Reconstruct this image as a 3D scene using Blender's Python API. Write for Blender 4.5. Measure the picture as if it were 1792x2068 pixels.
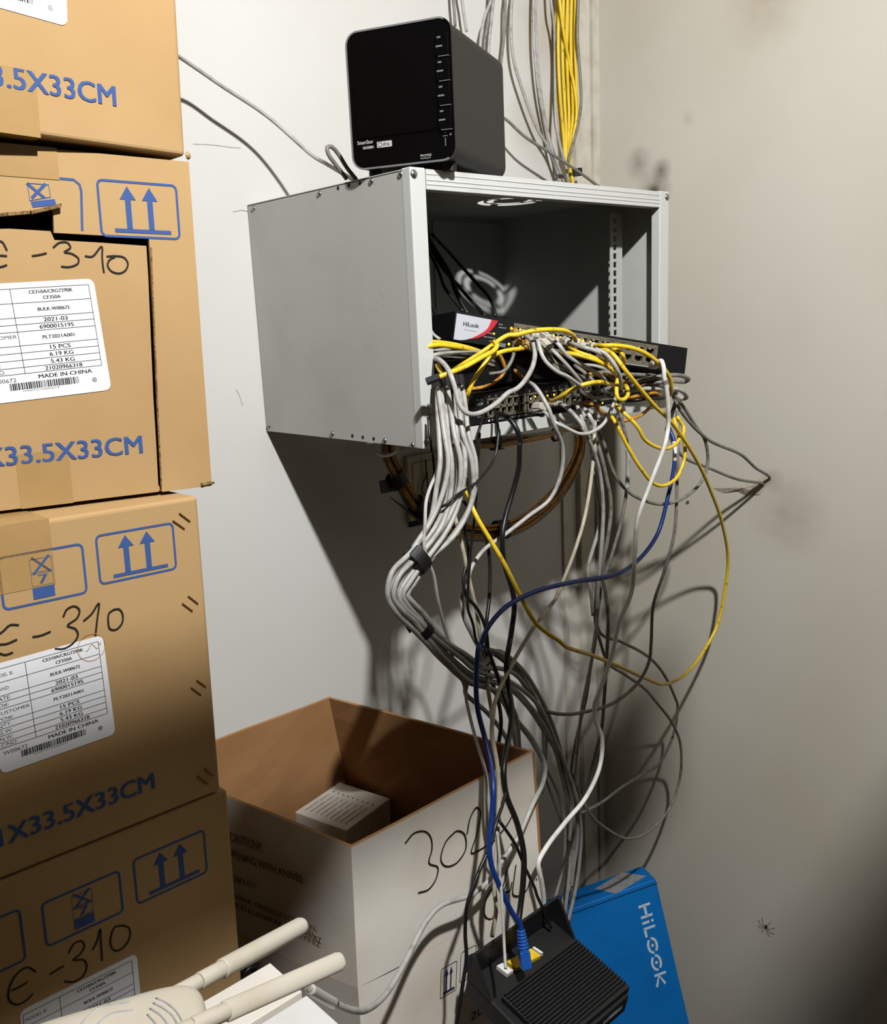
import bpy, bmesh, math, random
from mathutils import Vector, Matrix
random.seed(7)
SC = bpy.context.scene
for o in list(bpy.data.objects): bpy.data.objects.remove(o)

# ---------------------------------------------------------------- camera
CAM_POS = Vector((-1.415, -1.356, 0.178)); YAW, PITCH, ROLL, FPX = 0.735, -0.211, -0.046, 1841.0
_f = Vector((math.sin(YAW)*math.cos(PITCH), math.cos(YAW)*math.cos(PITCH), math.sin(PITCH)))
_r0 = Vector((math.cos(YAW), -math.sin(YAW), 0)); _u0 = _r0.cross(_f)
_r = _r0*math.cos(ROLL)+_u0*math.sin(ROLL); _u = -_r0*math.sin(ROLL)+_u0*math.cos(ROLL)
cd = bpy.data.cameras.new('camera'); cam = bpy.data.objects.new('camera', cd); SC.collection.objects.link(cam)
cam.matrix_world = Matrix((( _r.x,_u.x,-_f.x,CAM_POS.x),(_r.y,_u.y,-_f.y,CAM_POS.y),(_r.z,_u.z,-_f.z,CAM_POS.z),(0,0,0,1)))
cd.sensor_fit = 'HORIZONTAL'; cd.sensor_width = 36; cd.lens = 36*FPX/1792; cd.clip_start = 0.01
SC.camera = cam
# ---------------------------------------------------------------- world, lamp, exposure
w = bpy.data.worlds.new('world'); SC.world = w; w.use_nodes = True
w.node_tree.nodes['Background'].inputs[0].default_value = (1.0, .84, .58, 1)
w.node_tree.nodes['Background'].inputs[1].default_value = 0.045
LAMP = Vector((-1.15, -1.65, 1.33))
ld = bpy.data.lights.new('ceiling_lamp_light', 'AREA'); ld.shape = 'DISK'; ld.size = 0.065; ld.energy = 86; ld.color = (.985, .99, 1.0)
lo = bpy.data.objects.new('ceiling_lamp_light', ld); SC.collection.objects.link(lo); lo.location = LAMP
lo.rotation_euler = (Vector((-.15, -.2, -.3))-LAMP).to_track_quat('-Z', 'Y').to_euler()
vs = SC.view_settings; vs.view_transform = 'Standard'; vs.look = 'None'; vs.gamma = 1; vs.use_curve_mapping = False; vs.exposure = 0.0

# ---------------------------------------------------------------- geometry helpers
def ray(px, py): return _f + _r*((px-896)/FPX) - _u*((py-1034)/FPX)
def at(px, py, X=None, Y=None, Z=None, D=None):
    d = ray(px, py)
    if D is not None: return CAM_POS + d*D
    if X is not None: return CAM_POS + d*((X-CAM_POS.x)/d.x)
    if Y is not None: return CAM_POS + d*((Y-CAM_POS.y)/d.y)
    return CAM_POS + d*((Z-CAM_POS.z)/d.z)
class Geo:
    def __init__(s): s.v = []; s.f = []
    def add(s, vs_, fs):
        b = len(s.v); s.v += [Vector(p) for p in vs_]; s.f += [tuple(b+i for i in f) for f in fs]; return s
    def box(s, a, b):
        x0,y0,z0 = a; x1,y1,z1 = b
        return s.add([(x0,y0,z0),(x1,y0,z0),(x1,y1,z0),(x0,y1,z0),(x0,y0,z1),(x1,y0,z1),(x1,y1,z1),(x0,y1,z1)],
              [(0,3,2,1),(4,5,6,7),(0,1,5,4),(1,2,6,5),(2,3,7,6),(3,0,4,7)])
    def obox(s, fr, a0, b0, h0, a1, b1, h1):   # box in a frame's coordinates
        g = Geo().box((a0,b0,h0),(a1,b1,h1)); return s.add([fr.pt(*p) for p in g.v], g.f)
    def prism(s, fr, poly, h0, h1):            # polygon (a,b) extruded between heights
        n = len(poly); vs_ = [fr.pt(a,b,h0) for a,b in poly]+[fr.pt(a,b,h1) for a,b in poly]
        fs = [tuple(range(n-1,-1,-1)), tuple(range(n,2*n))]+[(i,(i+1)%n,n+(i+1)%n,n+i) for i in range(n)]
        return s.add(vs_, fs)
    def tube(s, pts, r, n=8, caps=True, taper=None, flat=1.0):
        pts = [Vector(p) for p in pts]; m = len(pts); T = []
        for i in range(m): T.append((pts[min(i+1,m-1)]-pts[max(i-1,0)]).normalized())
        a = T[0].orthogonal().normalized(); vs_ = []
        for i in range(m):
            a = (a-T[i]*a.dot(T[i])).normalized(); b = T[i].cross(a); rr = r*(taper(i/(m-1)) if taper else 1)
            for k in range(n):
                t = 2*math.pi*k/n; vs_.append(pts[i]+a*(rr*math.cos(t))+b*(rr*flat*math.sin(t)))
        fs = [(i*n+k, i*n+(k+1)%n, (i+1)*n+(k+1)%n, (i+1)*n+k) for i in range(m-1) for k in range(n)]
        if caps: fs += [tuple(range(n-1,-1,-1)), tuple((m-1)*n+k for k in range(n))]
        return s.add(vs_, fs)
    def disc(s, fr, a, b, r, h0, h1, n=20): return s.prism(fr, [(a+r*math.cos(2*math.pi*k/n), b+r*math.sin(2*math.pi*k/n)) for k in range(n)], h0, h1)
    def dome(s, c, nrm, r, hgt):
        nrm = Vector(nrm).normalized(); a = nrm.orthogonal().normalized(); b = nrm.cross(a); vs_ = []; n = 12; R = 4
        for j in range(R):
            t = j/R*math.pi/2
            for k in range(n): p = 2*math.pi*k/n; vs_.append(c+(a*math.cos(p)+b*math.sin(p))*(r*math.cos(t))+nrm*(hgt*math.sin(t)))
        vs_.append(c+nrm*hgt)
        fs = [(j*n+k, j*n+(k+1)%n, (j+1)*n+(k+1)%n, (j+1)*n+k) for j in range(R-1) for k in range(n)]+[((R-1)*n+k,(R-1)*n+(k+1)%n,R*n) for k in range(n)]
        return s.add(vs_, fs+[tuple(range(n-1,-1,-1))])
class Frame:
    def __init__(s, o, u, v=None):
        s.o = Vector(o); s.u = Vector(u).normalized(); v = Vector(v)
        s.v = (v-s.u*v.dot(s.u)).normalized(); s.n = s.u.cross(s.v)
    def pt(s, a, b, h=0): return s.o+s.u*a+s.v*b+s.n*h
    def px(s, x, y):       # photo point -> (a,b) on this plane
        d = ray(x, y); t = (s.o-CAM_POS).dot(s.n)/d.dot(s.n); p = CAM_POS+d*t-s.o
        return (p.dot(s.u), p.dot(s.v))
    def sub(s, a, b, ang=0, h=0):
        c, q = math.cos(ang), math.sin(ang); return Frame(s.pt(a,b,h), s.u*c+s.v*q, -s.u*q+s.v*c)
def smooth_path(pts, step=0.006):
    pts = [Vector(p) for p in pts]
    if len(pts) < 3: return pts
    P = [pts[0]*2-pts[1]]+pts+[pts[-1]*2-pts[-2]]; out = []
    for i in range(1, len(P)-2):
        p0,p1,p2,p3 = P[i-1],P[i],P[i+1],P[i+2]
        t0=0; t1=max((p1-p0).length,1e-5)**.5; t2=t1+max((p2-p1).length,1e-5)**.5; t3=t2+max((p3-p2).length,1e-5)**.5
        n = max(2, int((p2-p1).length/step))
        for k in range(n):
            t = t1+(t2-t1)*k/n
            a1=p0*((t1-t)/(t1-t0))+p1*((t-t0)/(t1-t0)); a2=p1*((t2-t)/(t2-t1))+p2*((t-t1)/(t2-t1)); a3=p2*((t3-t)/(t3-t2))+p3*((t-t2)/(t3-t2))
            b1=a1*((t2-t)/(t2-t0))+a2*((t-t0)/(t2-t0)); b2=a2*((t3-t)/(t3-t1))+a3*((t-t1)/(t3-t1))
            out.append(b1*((t2-t)/(t2-t1))+b2*((t-t1)/(t2-t1)))
    out.append(pts[-1]); return out
_tc = {}
def text2d(s):
    if s not in _tc:
        c = bpy.data.curves.new('t','FONT'); c.body = s; c.size = 1; c.resolution_u = 3; c.fill_mode = 'FRONT'
        o = bpy.data.objects.new('t', c); SC.collection.objects.link(o)
        dg = bpy.context.evaluated_depsgraph_get(); me = bpy.data.meshes.new_from_object(o.evaluated_get(dg))
        vs_ = [(v.co.x, v.co.y) for v in me.vertices]; fs = [tuple(p.vertices) for p in me.polygons]
        bpy.data.objects.remove(o); bpy.data.curves.remove(c); bpy.data.meshes.remove(me)
        xs = [v[0] for v in vs_]; ys = [v[1] for v in vs_]; _tc[s] = (vs_, fs, min(xs), max(xs), min(ys), max(ys))
    return _tc[s]
def put_text(g, fr, s, a, b, width=None, height=None, h=0.0004, bold=0):
    """text with its lower left corner at (a,b) of the frame"""
    vs_, fs, x0, x1, y0, y1 = text2d(s)
    if height is None: sy = sx = width/(x1-x0)
    else:
        sy = height/(y1-y0); sx = width/(x1-x0) if width else sy
    g.add([fr.pt(a+(x-x0)*sx, b+(y-y0)*sy, h) for x,y in vs_], fs)
    if bold: g.add([fr.pt(a+(x-x0)*sx+bold, b+(y-y0)*sy, h+.00005) for x,y in vs_], fs)
    return g
def stroke(g, fr, pts, wd, h=.0004, closed=False):
    """flat printed line through frame points"""
    n = len(pts); P = [Vector(p) for p in pts]; L=[]; R=[]
    for i in range(n):
        if closed: t = P[(i+1)%n]-P[i-1]
        else: t = P[min(i+1,n-1)]-P[max(i-1,0)]
        t = t.normalized(); nn = Vector((-t.y, t.x)); L.append(P[i]+nn*wd/2); R.append(P[i]-nn*wd/2)
    vs_ = [fr.pt(p.x,p.y,h) for p in L]+[fr.pt(p.x,p.y,h) for p in R]
    fs = [(i, n+i, n+(i+1)%n, (i+1)%n) for i in range(n if closed else n-1)]
    return g.add(vs_, fs)
def curve2(pts, k=6):
    q = smooth_path([Vector((a,b,0)) for a,b in pts], step=1e9)
    P=[Vector((a,b,0)) for a,b in pts]; L=sum((P[i+1]-P[i]).length for i in range(len(P)-1))
    return [(p.x,p.y) for p in smooth_path(P, step=L/(len(pts)*k))]
def rrect(a0,b0,a1,b1,r,k=5):
    out=[]
    for cx,cy,s in ((a1-r,b1-r,0),(a0+r,b1-r,1),(a0+r,b0+r,2),(a1-r,b0+r,3)):
        for j in range(k+1):
            t=(s+j/k)*math.pi/2; out.append((cx+r*math.cos(t), cy+r*math.sin(t)))
    return out

# ---------------------------------------------------------------- object helpers
BASE = {}
def link(name, g, mat, parent=None, smooth=False, base=None, bevel=0):
    if base is None:
        if parent is not None: base = BASE[parent.name]
        elif g.v:
            xs=[v.x for v in g.v]; ys=[v.y for v in g.v]; zs=[v.z for v in g.v]
            base = Vector(((min(xs)+max(xs))/2,(min(ys)+max(ys))/2,min(zs)))
    used = sorted({i for f in g.f for i in f})
    if len(used) < len(g.v):
        mp = {j:k for k,j in enumerate(used)}; g.v = [g.v[j] for j in used]; g.f = [tuple(mp[i] for i in f) for f in g.f]
    me = bpy.data.meshes.new(name); me.from_pydata([v-base for v in g.v], [], g.f)
    me.materials.append(mat); me.validate(); me.update()
    if smooth: me.shade_smooth()
    o = bpy.data.objects.new(name, me); SC.collection.objects.link(o)
    if parent is not None: o.parent = parent; o.location = base-BASE[parent.name]
    else: o.location = base
    BASE[o.name] = base
    if bevel:
        m = o.modifiers.new('bevel','BEVEL'); m.width = bevel; m.segments = 3; m.limit_method='ANGLE'; m.angle_limit=.6
    return o
def thing(name, label, cat, loc, group=None):
    o = bpy.data.objects.new(name, None); o.empty_display_size=.05; SC.collection.objects.link(o); o.location = Vector(loc)
    BASE[o.name] = Vector(loc); return tag(o, label, cat, group)
def tag(o, label, cat, group=None):
    o['label']=label; o['category']=cat
    if group: o['group']=group
    return o
def struct(name, g, mat): o = link(name, g, mat); o['kind']='structure'; return o

# ---------------------------------------------------------------- materials
ALB = .62
def lin(c): return tuple(ALB*((x/255)/12.92 if x/255<=.04045 else ((x/255+.055)/1.055)**2.4) for x in c)+(1,)
def material(name, rgb, rough=.6, metal=0, noise=None, ns=20, bump=0, bs=200, spec=.5, emit=0, alpha=1, trans=0, detail=4, lo_=.45, hi=.75, coat=0):
    m = bpy.data.materials.new(name); m.use_nodes = True; nt = m.node_tree; b = nt.nodes['Principled BSDF']
    b.inputs['Base Color'].default_value = lin(rgb); b.inputs['Roughness'].default_value = rough; b.inputs['Metallic'].default_value = metal
    b.inputs['Specular IOR Level'].default_value = spec*.7
    if trans: b.inputs['Transmission Weight'].default_value = trans
    if coat: b.inputs['Coat Weight'].default_value = coat
    if emit: b.inputs['Emission Color'].default_value = lin(rgb); b.inputs['Emission Strength'].default_value = emit
    tc = nt.nodes.new('ShaderNodeTexCoord')
    if noise:
        n = nt.nodes.new('ShaderNodeTexNoise'); n.inputs['Scale'].default_value = ns; n.inputs['Detail'].default_value = detail
        nt.links.new(tc.outputs['Object'], n.inputs['Vector'])
        cr = nt.nodes.new('ShaderNodeValToRGB'); cr.color_ramp.elements[0].position = lo_; cr.color_ramp.elements[1].position = hi
        cr.color_ramp.elements[0].color = lin(rgb); cr.color_ramp.elements[1].color = lin(noise)
        nt.links.new(n.outputs['Fac'], cr.inputs['Fac']); nt.links.new(cr.outputs['Color'], b.inputs['Base Color'])
    if bump:
        n2 = nt.nodes.new('ShaderNodeTexNoise'); n2.inputs['Scale'].default_value = bs; nt.links.new(tc.outputs['Object'], n2.inputs['Vector'])
        bp = nt.nodes.new('ShaderNodeBump'); bp.inputs['Strength'].default_value = bump; bp.inputs['Distance'].default_value = .001
        nt.links.new(n2.outputs['Fac'], bp.inputs['Height']); nt.links.new(bp.outputs['Normal'], b.inputs['Normal'])
    return m
M = {}
M['grey'] = material('grey_cable', (180,178,172), .45, noise=(120,112,100), ns=70, lo_=.5, hi=.85)
M['palegrey'] = material('pale_grey_cable', (192,190,184), .42, noise=(150,144,134), ns=60, lo_=.5, hi=.85)
M['darkgrey'] = material('dark_grey_cable', (136,132,122), .5, noise=(88,82,70), ns=90, lo_=.45, hi=.8)
M['beige'] = material('beige_cable', (200,190,166), .5, noise=(150,138,112), ns=60, lo_=.5, hi=.85)
M['white'] = material('white_cable', (236,233,226), .4, noise=(205,200,190), ns=50)
M['yellow'] = material('yellow_cable', (242,204,42), .42, noise=(140,96,10), ns=110, lo_=.60, hi=.76)
M['orange'] = material('dirty_yellow_cable', (214,150,44), .5, noise=(110,66,14), ns=100, lo_=.45, hi=.8)
M['navy'] = material('blue_cable', (14,50,124), .4)
M['black'] = material('black_cable', (22,21,20), .38)
M['boot'] = material('black_rubber', (16,16,16), .6)
M['plug'] = material('clear_plug', (214,206,188), .2, spec=.6)
M['plug_glow'] = material('amber_lit_plug', (196,150,80), .25, spec=.6)
M['led'] = material('yellow_led', (255,205,20), .4, emit=3.0)
M['ledw'] = material('white_led', (255,246,215), .4, emit=3.0)
M['steel'] = material('grey_painted_steel', (192,193,186), .42, noise=(183,183,175), ns=9, bump=.05, bs=900)
M['frame'] = material('pale_frame_steel', (208,209,204), .4, noise=(165,163,152), ns=9, lo_=.62, hi=.9)
M['screw'] = material('zinc_screw', (190,190,188), .3, metal=1)
M['hole'] = material('dark_hole', (12,12,11), .9)
M['bplastic'] = material('black_plastic', (20,20,20), .5, bump=.15, bs=1500)
M['bmetal'] = material('black_painted_metal', (13,13,14), .6, bump=.05, bs=800, spec=.3)
M['gloss'] = material('gloss_black', (5,5,6), .28, spec=.25)
M['nasside'] = material('dark_brown_grey_plastic', (33,31,28), .55, bump=.1, bs=1200)
M['silver'] = material('silver_trim', (190,192,196), .28, metal=.7)
M['silverlabel'] = material('silver_face', (196,198,204), .45)
M['red'] = material('red_print', (196,40,52), .5)
M['lgreyprint'] = material('light_grey_print', (186,186,182), .6)
M['greyprint'] = material('grey_print', (110,110,108), .6)
M['portgrey'] = material('port_grey', (112,104,88), .45)
M['brown'] = material('brown_cardboard', (186,152,104), .75, noise=(178,143,96), ns=6, bump=.12, bs=400, spec=.25)
M['brownin'] = material('cardboard_inside', (176,132,88), .8, noise=(164,120,76), ns=8, bump=.1, bs=300, spec=.2)
M['edge'] = material('cardboard_cut_edge', (150,118,78), .85, noise=(96,72,44), ns=260, lo_=.4, hi=.6, spec=.1)
M['tape'] = material('clear_brown_tape', (178,144,94), .3, spec=.45, noise=(171,137,86), ns=14, bump=.2, bs=40)
M['blueprint'] = material('blue_ink', (62,90,148), .7, spec=.2)
M['marker'] = material('black_marker', (40,36,32), .7, spec=.2)
M['labelpaper'] = material('label_paper', (240,241,243), .5, spec=.3)
M['ink'] = material('label_ink', (36,38,40), .7, spec=.2)
M['stamp'] = material('brown_stamp_ink', (196,140,90), .7, spec=.2)
M['staple'] = material('copper_staple', (150,112,58), .35, metal=.8)
M['whitecard'] = material('white_cardboard', (238,232,220), .7, noise=(220,208,190), ns=7, bump=.12, bs=220, spec=.25, lo_=.4, hi=.7)
M['whiteclean'] = material('glossy_white_card', (228,226,222), .45, noise=(214,210,204), ns=9)
M['fadedink'] = material('faded_brown_ink', (112,82,58), .7, spec=.2)
M['navyink'] = material('dark_blue_ink', (28,44,84), .7, spec=.2)
M['blue'] = material('bright_blue_card', (4,124,208), .5, noise=(2,112,196), ns=12)
M['white'+'print'] = material('white_print', (220,230,240), .6)
M['papergrey'] = material('grey_sticker', (168,168,168), .6, noise=(140,140,142), ns=90)
M['whiteplastic'] = material('off_white_plastic', (198,190,174), .42, noise=(184,174,154), ns=14)
M['portyellow'] = material('yellow_port_block', (236,196,30), .5, noise=(190,150,30), ns=120, lo_=.5, hi=.8)
M['plate'] = material('beige_plate', (196,186,160), .5)
M['rust'] = material('brown_rust', (104,62,30), .8)
M['plaster'] = material('rough_plaster', (196,186,164), .9, noise=(160,148,124), ns=120, bump=.8, bs=160)
M['strip'] = material('cream_trunking', (222,216,200), .5, noise=(196,186,164), ns=18, lo_=.45, hi=.75)
M['added_board'] = material('dark_wood', (96,74,52), .6)
M['floor'] = material('grey_floor_tile', (96,88,78), .5, noise=(76,68,60), ns=12)
M['ceiling'] = material('ceiling_paint', (150,146,138), .8)

def wall_material(name, rgb, stains, dirty):
    m = material(name, rgb, .62, noise=dirty, ns=2.2, bump=.06, bs=350, spec=.3, lo_=.35, hi=.8)
    nt = m.node_tree; b = nt.nodes['Principled BSDF']; src = b.inputs['Base Color'].links[0].from_socket
    geo = nt.nodes.new('ShaderNodeNewGeometry')
    nz = nt.nodes.new('ShaderNodeTexNoise'); nz.inputs['Scale'].default_value = 24; nz.inputs['Detail'].default_value = 5
    nt.links.new(geo.outputs['Position'], nz.inputs['Vector'])
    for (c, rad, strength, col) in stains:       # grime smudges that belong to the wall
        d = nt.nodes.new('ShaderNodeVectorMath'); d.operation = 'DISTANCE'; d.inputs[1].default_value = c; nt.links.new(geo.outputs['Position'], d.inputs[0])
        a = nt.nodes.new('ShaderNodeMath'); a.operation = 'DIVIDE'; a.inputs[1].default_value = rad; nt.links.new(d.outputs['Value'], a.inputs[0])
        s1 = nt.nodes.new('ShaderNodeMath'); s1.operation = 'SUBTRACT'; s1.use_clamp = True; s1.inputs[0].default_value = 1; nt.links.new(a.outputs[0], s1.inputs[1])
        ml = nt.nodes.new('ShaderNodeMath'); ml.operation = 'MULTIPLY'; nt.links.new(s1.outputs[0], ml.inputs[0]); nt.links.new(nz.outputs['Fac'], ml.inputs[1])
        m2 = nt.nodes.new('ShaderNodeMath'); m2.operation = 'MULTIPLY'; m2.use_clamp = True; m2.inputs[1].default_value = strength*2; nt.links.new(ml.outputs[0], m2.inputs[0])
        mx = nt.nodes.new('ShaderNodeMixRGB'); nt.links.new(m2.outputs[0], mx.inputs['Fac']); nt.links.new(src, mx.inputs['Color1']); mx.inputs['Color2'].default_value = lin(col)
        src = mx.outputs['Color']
    nt.links.new(src, b.inputs['Base Color']); return m
XR = 0.324; FL = -1.64; CE = 1.42
def V3(p): return (p.x,p.y,p.z)
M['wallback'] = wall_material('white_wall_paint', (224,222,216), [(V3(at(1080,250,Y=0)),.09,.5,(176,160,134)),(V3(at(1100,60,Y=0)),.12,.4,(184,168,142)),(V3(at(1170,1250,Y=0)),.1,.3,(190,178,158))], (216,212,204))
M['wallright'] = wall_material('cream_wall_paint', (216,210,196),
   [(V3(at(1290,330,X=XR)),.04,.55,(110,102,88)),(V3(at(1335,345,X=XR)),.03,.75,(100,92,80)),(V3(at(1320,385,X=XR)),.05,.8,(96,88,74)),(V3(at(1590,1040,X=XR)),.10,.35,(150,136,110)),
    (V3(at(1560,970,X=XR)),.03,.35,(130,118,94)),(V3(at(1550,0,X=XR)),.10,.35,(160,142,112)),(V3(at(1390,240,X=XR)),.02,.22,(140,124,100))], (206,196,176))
# ---------------------------------------------------------------- setting
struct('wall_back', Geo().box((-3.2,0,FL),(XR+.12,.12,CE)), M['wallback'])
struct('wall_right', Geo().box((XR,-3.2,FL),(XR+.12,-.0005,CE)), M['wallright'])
struct('floor', Geo().box((-3.2,-3.2,FL-.1),(XR+.12,.12,FL)), M['floor'])
struct('ceiling', Geo().box((-3.2,-3.2,CE),(XR+.12,.12,CE+.1)), M['ceiling'])
g = Geo(); g.box((.236,-.014,FL),(.286,0,CE)); struct('trim_1', g, M['strip'])
g = Geo(); g.box((.302,-.010,FL),(XR,0,CE)); struct('trim_2', g, M['strip'])
g = Geo(); g.box((.182,-.006,FL),(.196,0,CE)); struct('trim_3', g, M['strip'])
# unseen board added so its shadow band crosses the cartons and hanging cables
g = Geo(); g.box((-2.6,-1.206,.607),(-.70,-1.194,.733)); g.box((-2.58,-1.206,.733),(-2.54,-1.194,CE)); g.box((-2.04,-1.206,.733),(-2.0,-1.194,CE)); o = struct('shadow_board', g, M['added_board'])
# unseen tall block right of the viewer, added to shade the lower right wall
tall = Geo().box((-.91,-1.80,FL+.001),(-.45,-1.45,.857))
# lamp on the ceiling
lt = thing('ceiling_lamp','small round white lamp fixed to the ceiling behind the viewer','lamp',(LAMP.x,LAMP.y,LAMP.z+.02))
fr = Frame((LAMP.x,LAMP.y,LAMP.z+.02),(1,0,0),(0,1,0))
link('lamp_housing', Geo().disc(fr,0,0,.08,0,.02,28), M['whiteplastic'], lt, smooth=False)
link('lamp_stem', Geo().disc(fr,0,0,.02,.02,CE-LAMP.z-.02,16), M['whiteplastic'], lt)

tag(link('added_shade_block', tall, M['steel'], bevel=.004),'tall unseen grey block added right of the viewer to shade the right wall','shadow blocker')
# ================================================================ brown cartons
def size_print(t, fr, sub, pa, pb, h=.0004):
    (a,_),(b,bb) = fr.px(*pa), fr.px(*pb); T=text2d('41X33.5X33CM'); S=text2d(sub); wd=(b-a)*(T[3]-T[2])/(S[3]-S[2])
    g = Geo(); put_text(g, fr, '41X33.5X33CM', b-wd, bb, width=wd, height=.0178, h=h+.0003, bold=.0011); link('printed_size', g, M['blueprint'], t)
def up_dn_symbol(g, fr, a0, b0, a1, b1, lw):
    """rounded rectangle with two upward arrows over a bar"""
    stroke(g, fr, rrect(a0,b0,a1,b1,lw*2.2), lw, closed=True)
    w, h = a1-a0, b1-b0
    g.prism(fr, [(a0+w*.17,b0+h*.075),(a0+w*.89,b0+h*.075),(a0+w*.89,b0+h*.145),(a0+w*.17,b0+h*.145)], .0003,.0005)
    for cx in (.36,.64):
        c = a0+w*cx
        g.prism(fr, [(c-w*.035,b0+h*.15),(c+w*.035,b0+h*.15),(c+w*.035,b0+h*.68),(c-w*.035,b0+h*.68)], .0003,.0005)
        g.prism(fr, [(c-w*.10,b0+h*.68),(c+w*.10,b0+h*.68),(c,b0+h*.92)], .0003,.0005)
def stack_symbol(g, fr, a0, b0, a1, b1, lw, ca, cw):
    stroke(g, fr, rrect(a0,b0,a1,b1,lw*2.2), lw, closed=True)
    h = b1-b0; x0, x1 = ca-cw/2, ca+cw/2; s = lw*.35
    def R(y0,y1): stroke(g, fr, [(x0,b0+h*y0),(x1,b0+h*y0),(x1,b0+h*y1),(x0,b0+h*y1)], s, closed=True)
    R(.60,.86); R(.33,.57)
    stroke(g, fr, [(x0+cw*.1,b0+h*.9),(x1-cw*.1,b0+h*.58)], lw); stroke(g, fr, [(x1-cw*.1,b0+h*.9),(x0+cw*.1,b0+h*.56)], lw, h=.00045)
    put_text(g, fr, '7', ca-cw*.2, b0+h*.36, width=cw*.4, height=h*.18, bold=cw*.06)
    g.prism(fr, [(x0,b0+h*.08),(x1,b0+h*.08),(x1,b0+h*.30),(x0,b0+h*.30)], .0003,.0005)
ROWS = [(90,'MODEL B:',('CE310A/CRG729BK','CF350A')),(90,'BRAND:',('BULK-W00672',)),(43,'DATE:',('2021-03',)),(44,'PO#:',('6900015195',)),(88,'CUSTOMER PO#:',('PLT2021A001',)),
        (45,'QTY:',('15 PCS',)),(45,'G.W:',('6.19 KG',)),(45,'N.W:',('5.43 KG',)),(40,'C/NO:',('21020966318',))]
def shipping_label(parent, fr, W, H, blue_dot=True):
    """fr: origin at the label's top right corner, u right, v up"""
    g = Geo().prism(fr, rrect(-W,-H,0,0,W*.055), .0002,.0006); sh = link('shipping_label', g, M['labelpaper'], parent)
    g = Geo(); m = W*.05; x0, x1 = -W+W*.02, -m; y = -H*.05; s = (H*.72)/530; xc = x0+(x1-x0)*.32; lw = W*.005; hh=.0007
    stroke(g, fr, [(x0,y),(x1,y)], lw, hh)
    yt = y
    for hgt, a, b in ROWS:
        hh_ = hgt*s; yb = y-hh_; stroke(g, fr, [(x0,yb),(x1,yb)], lw, hh)
        th = 22*s if hgt > 50 else 26*s
        for k, t in enumerate(b):
            tw = len(t)*th*.82; yy = yb+hh_*(.5 if len(b)==1 else (.72 if k==0 else .3))-th/2
            put_text(g, fr, t, (xc+x1)/2-tw/2, yy, width=tw, height=th, h=hh, bold=W*.0028)
        if a.startswith('CUST'):
            put_text(g, fr, 'CUSTOMER', x0+W*.015, yb+hh_*.55, width=W*.27, height=th, h=hh); put_text(g, fr, 'PO#:', x0+W*.015, yb+hh_*.1, width=W*.13, height=th, h=hh)
        else: put_text(g, fr, a, x0+W*.015, yb+hh_/2-th/2, width=len(a)*th*.78, height=th, h=hh)
        y = yb
    for x in (x0,xc,x1): stroke(g, fr, [(x,yt),(x,y)], lw, hh)
    put_text(g, fr, 'MADE IN CHINA', xc+W*.1, y-H*.055, width=W*.44, height=H*.035, h=hh, bold=W*.0028); put_text(g, fr, 'W00672', x0+W*.02, y-H*.065, width=W*.2, height=H*.035, h=hh)
    rnd = random.Random(3); x = x0+W*.16
    while x < xc+W*.42:
        bw = rnd.choice((.004,.007,.011))*W; g.prism(fr, [(x,y-H*.135),(x+bw,y-H*.135),(x+bw,y-H*.075),(x,y-H*.075)], .0006,.0008); x += bw+rnd.choice((.004,.007))*W
    put_text(g, fr, 'W0067221020966318', x0+W*.25, y-H*.155, width=W*.3, height=H*.012, h=hh)
    link('label_print', g, M['ink'], sh)
    g = Geo().disc(fr, -W*.13, -H*.89, W*.022, .0006,.0008, 14); link('round_sticker', g, M['papergrey'], sh)
def marker(parent, fr, strokes, wd, name='handwriting'):
    g = Geo()
    for s in strokes: stroke(g, fr, curve2([fr.px(*p) for p in s]), wd, .0007)
    link(name, g, M['marker'], parent)
def carton(label, BR, yaw, lean, W=.41, H=.33, Dp=.335, hollow=False):
    h = Vector((math.cos(yaw),math.sin(yaw),0)); up = Vector((0,0,1))*math.cos(lean)+h*math.sin(lean); h2 = h*math.cos(lean)-Vector((0,0,1))*math.sin(lean)
    fr = Frame(BR, h2, up); t = thing('cardboard_box', label, 'box', fr.pt(-W/2,0,-Dp/2))
    if not hollow: link('carton_body', Geo().obox(fr,-W,.001,-Dp,0,H-.001,0), M['brown'], t, bevel=.004)
    return t, fr
brown_label = 'brown cardboard carton with blue arrows printed, '
tp, f1 = carton('topmost brown carton of the stack, its white label cut off by the photo', at(375,318,Y=-.478), 0.0, .047)
size_print(tp, f1, '5X33CM', (28,190), (233,215))
f1l = f1.sub(*f1.px(150,-150), math.radians(-4)); a,b = f1.px(148,50)
f1l = f1.sub(a, b+.105, math.radians(-3)); shipping_label(tp, f1l, .112, .108)
x = f1.px(80,250)[0]; link('packing_tape', Geo().obox(f1, x-.048,-.0008,-.3351, x,.055,.0003), M['tape'], tp)
g = Geo().dome(at(378,308,Y=-.476)+Vector((0,0,-.003)), (0.6,-.8,0), .004,.003); link('tape_end', g, M['tape'], tp, smooth=True)

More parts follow.
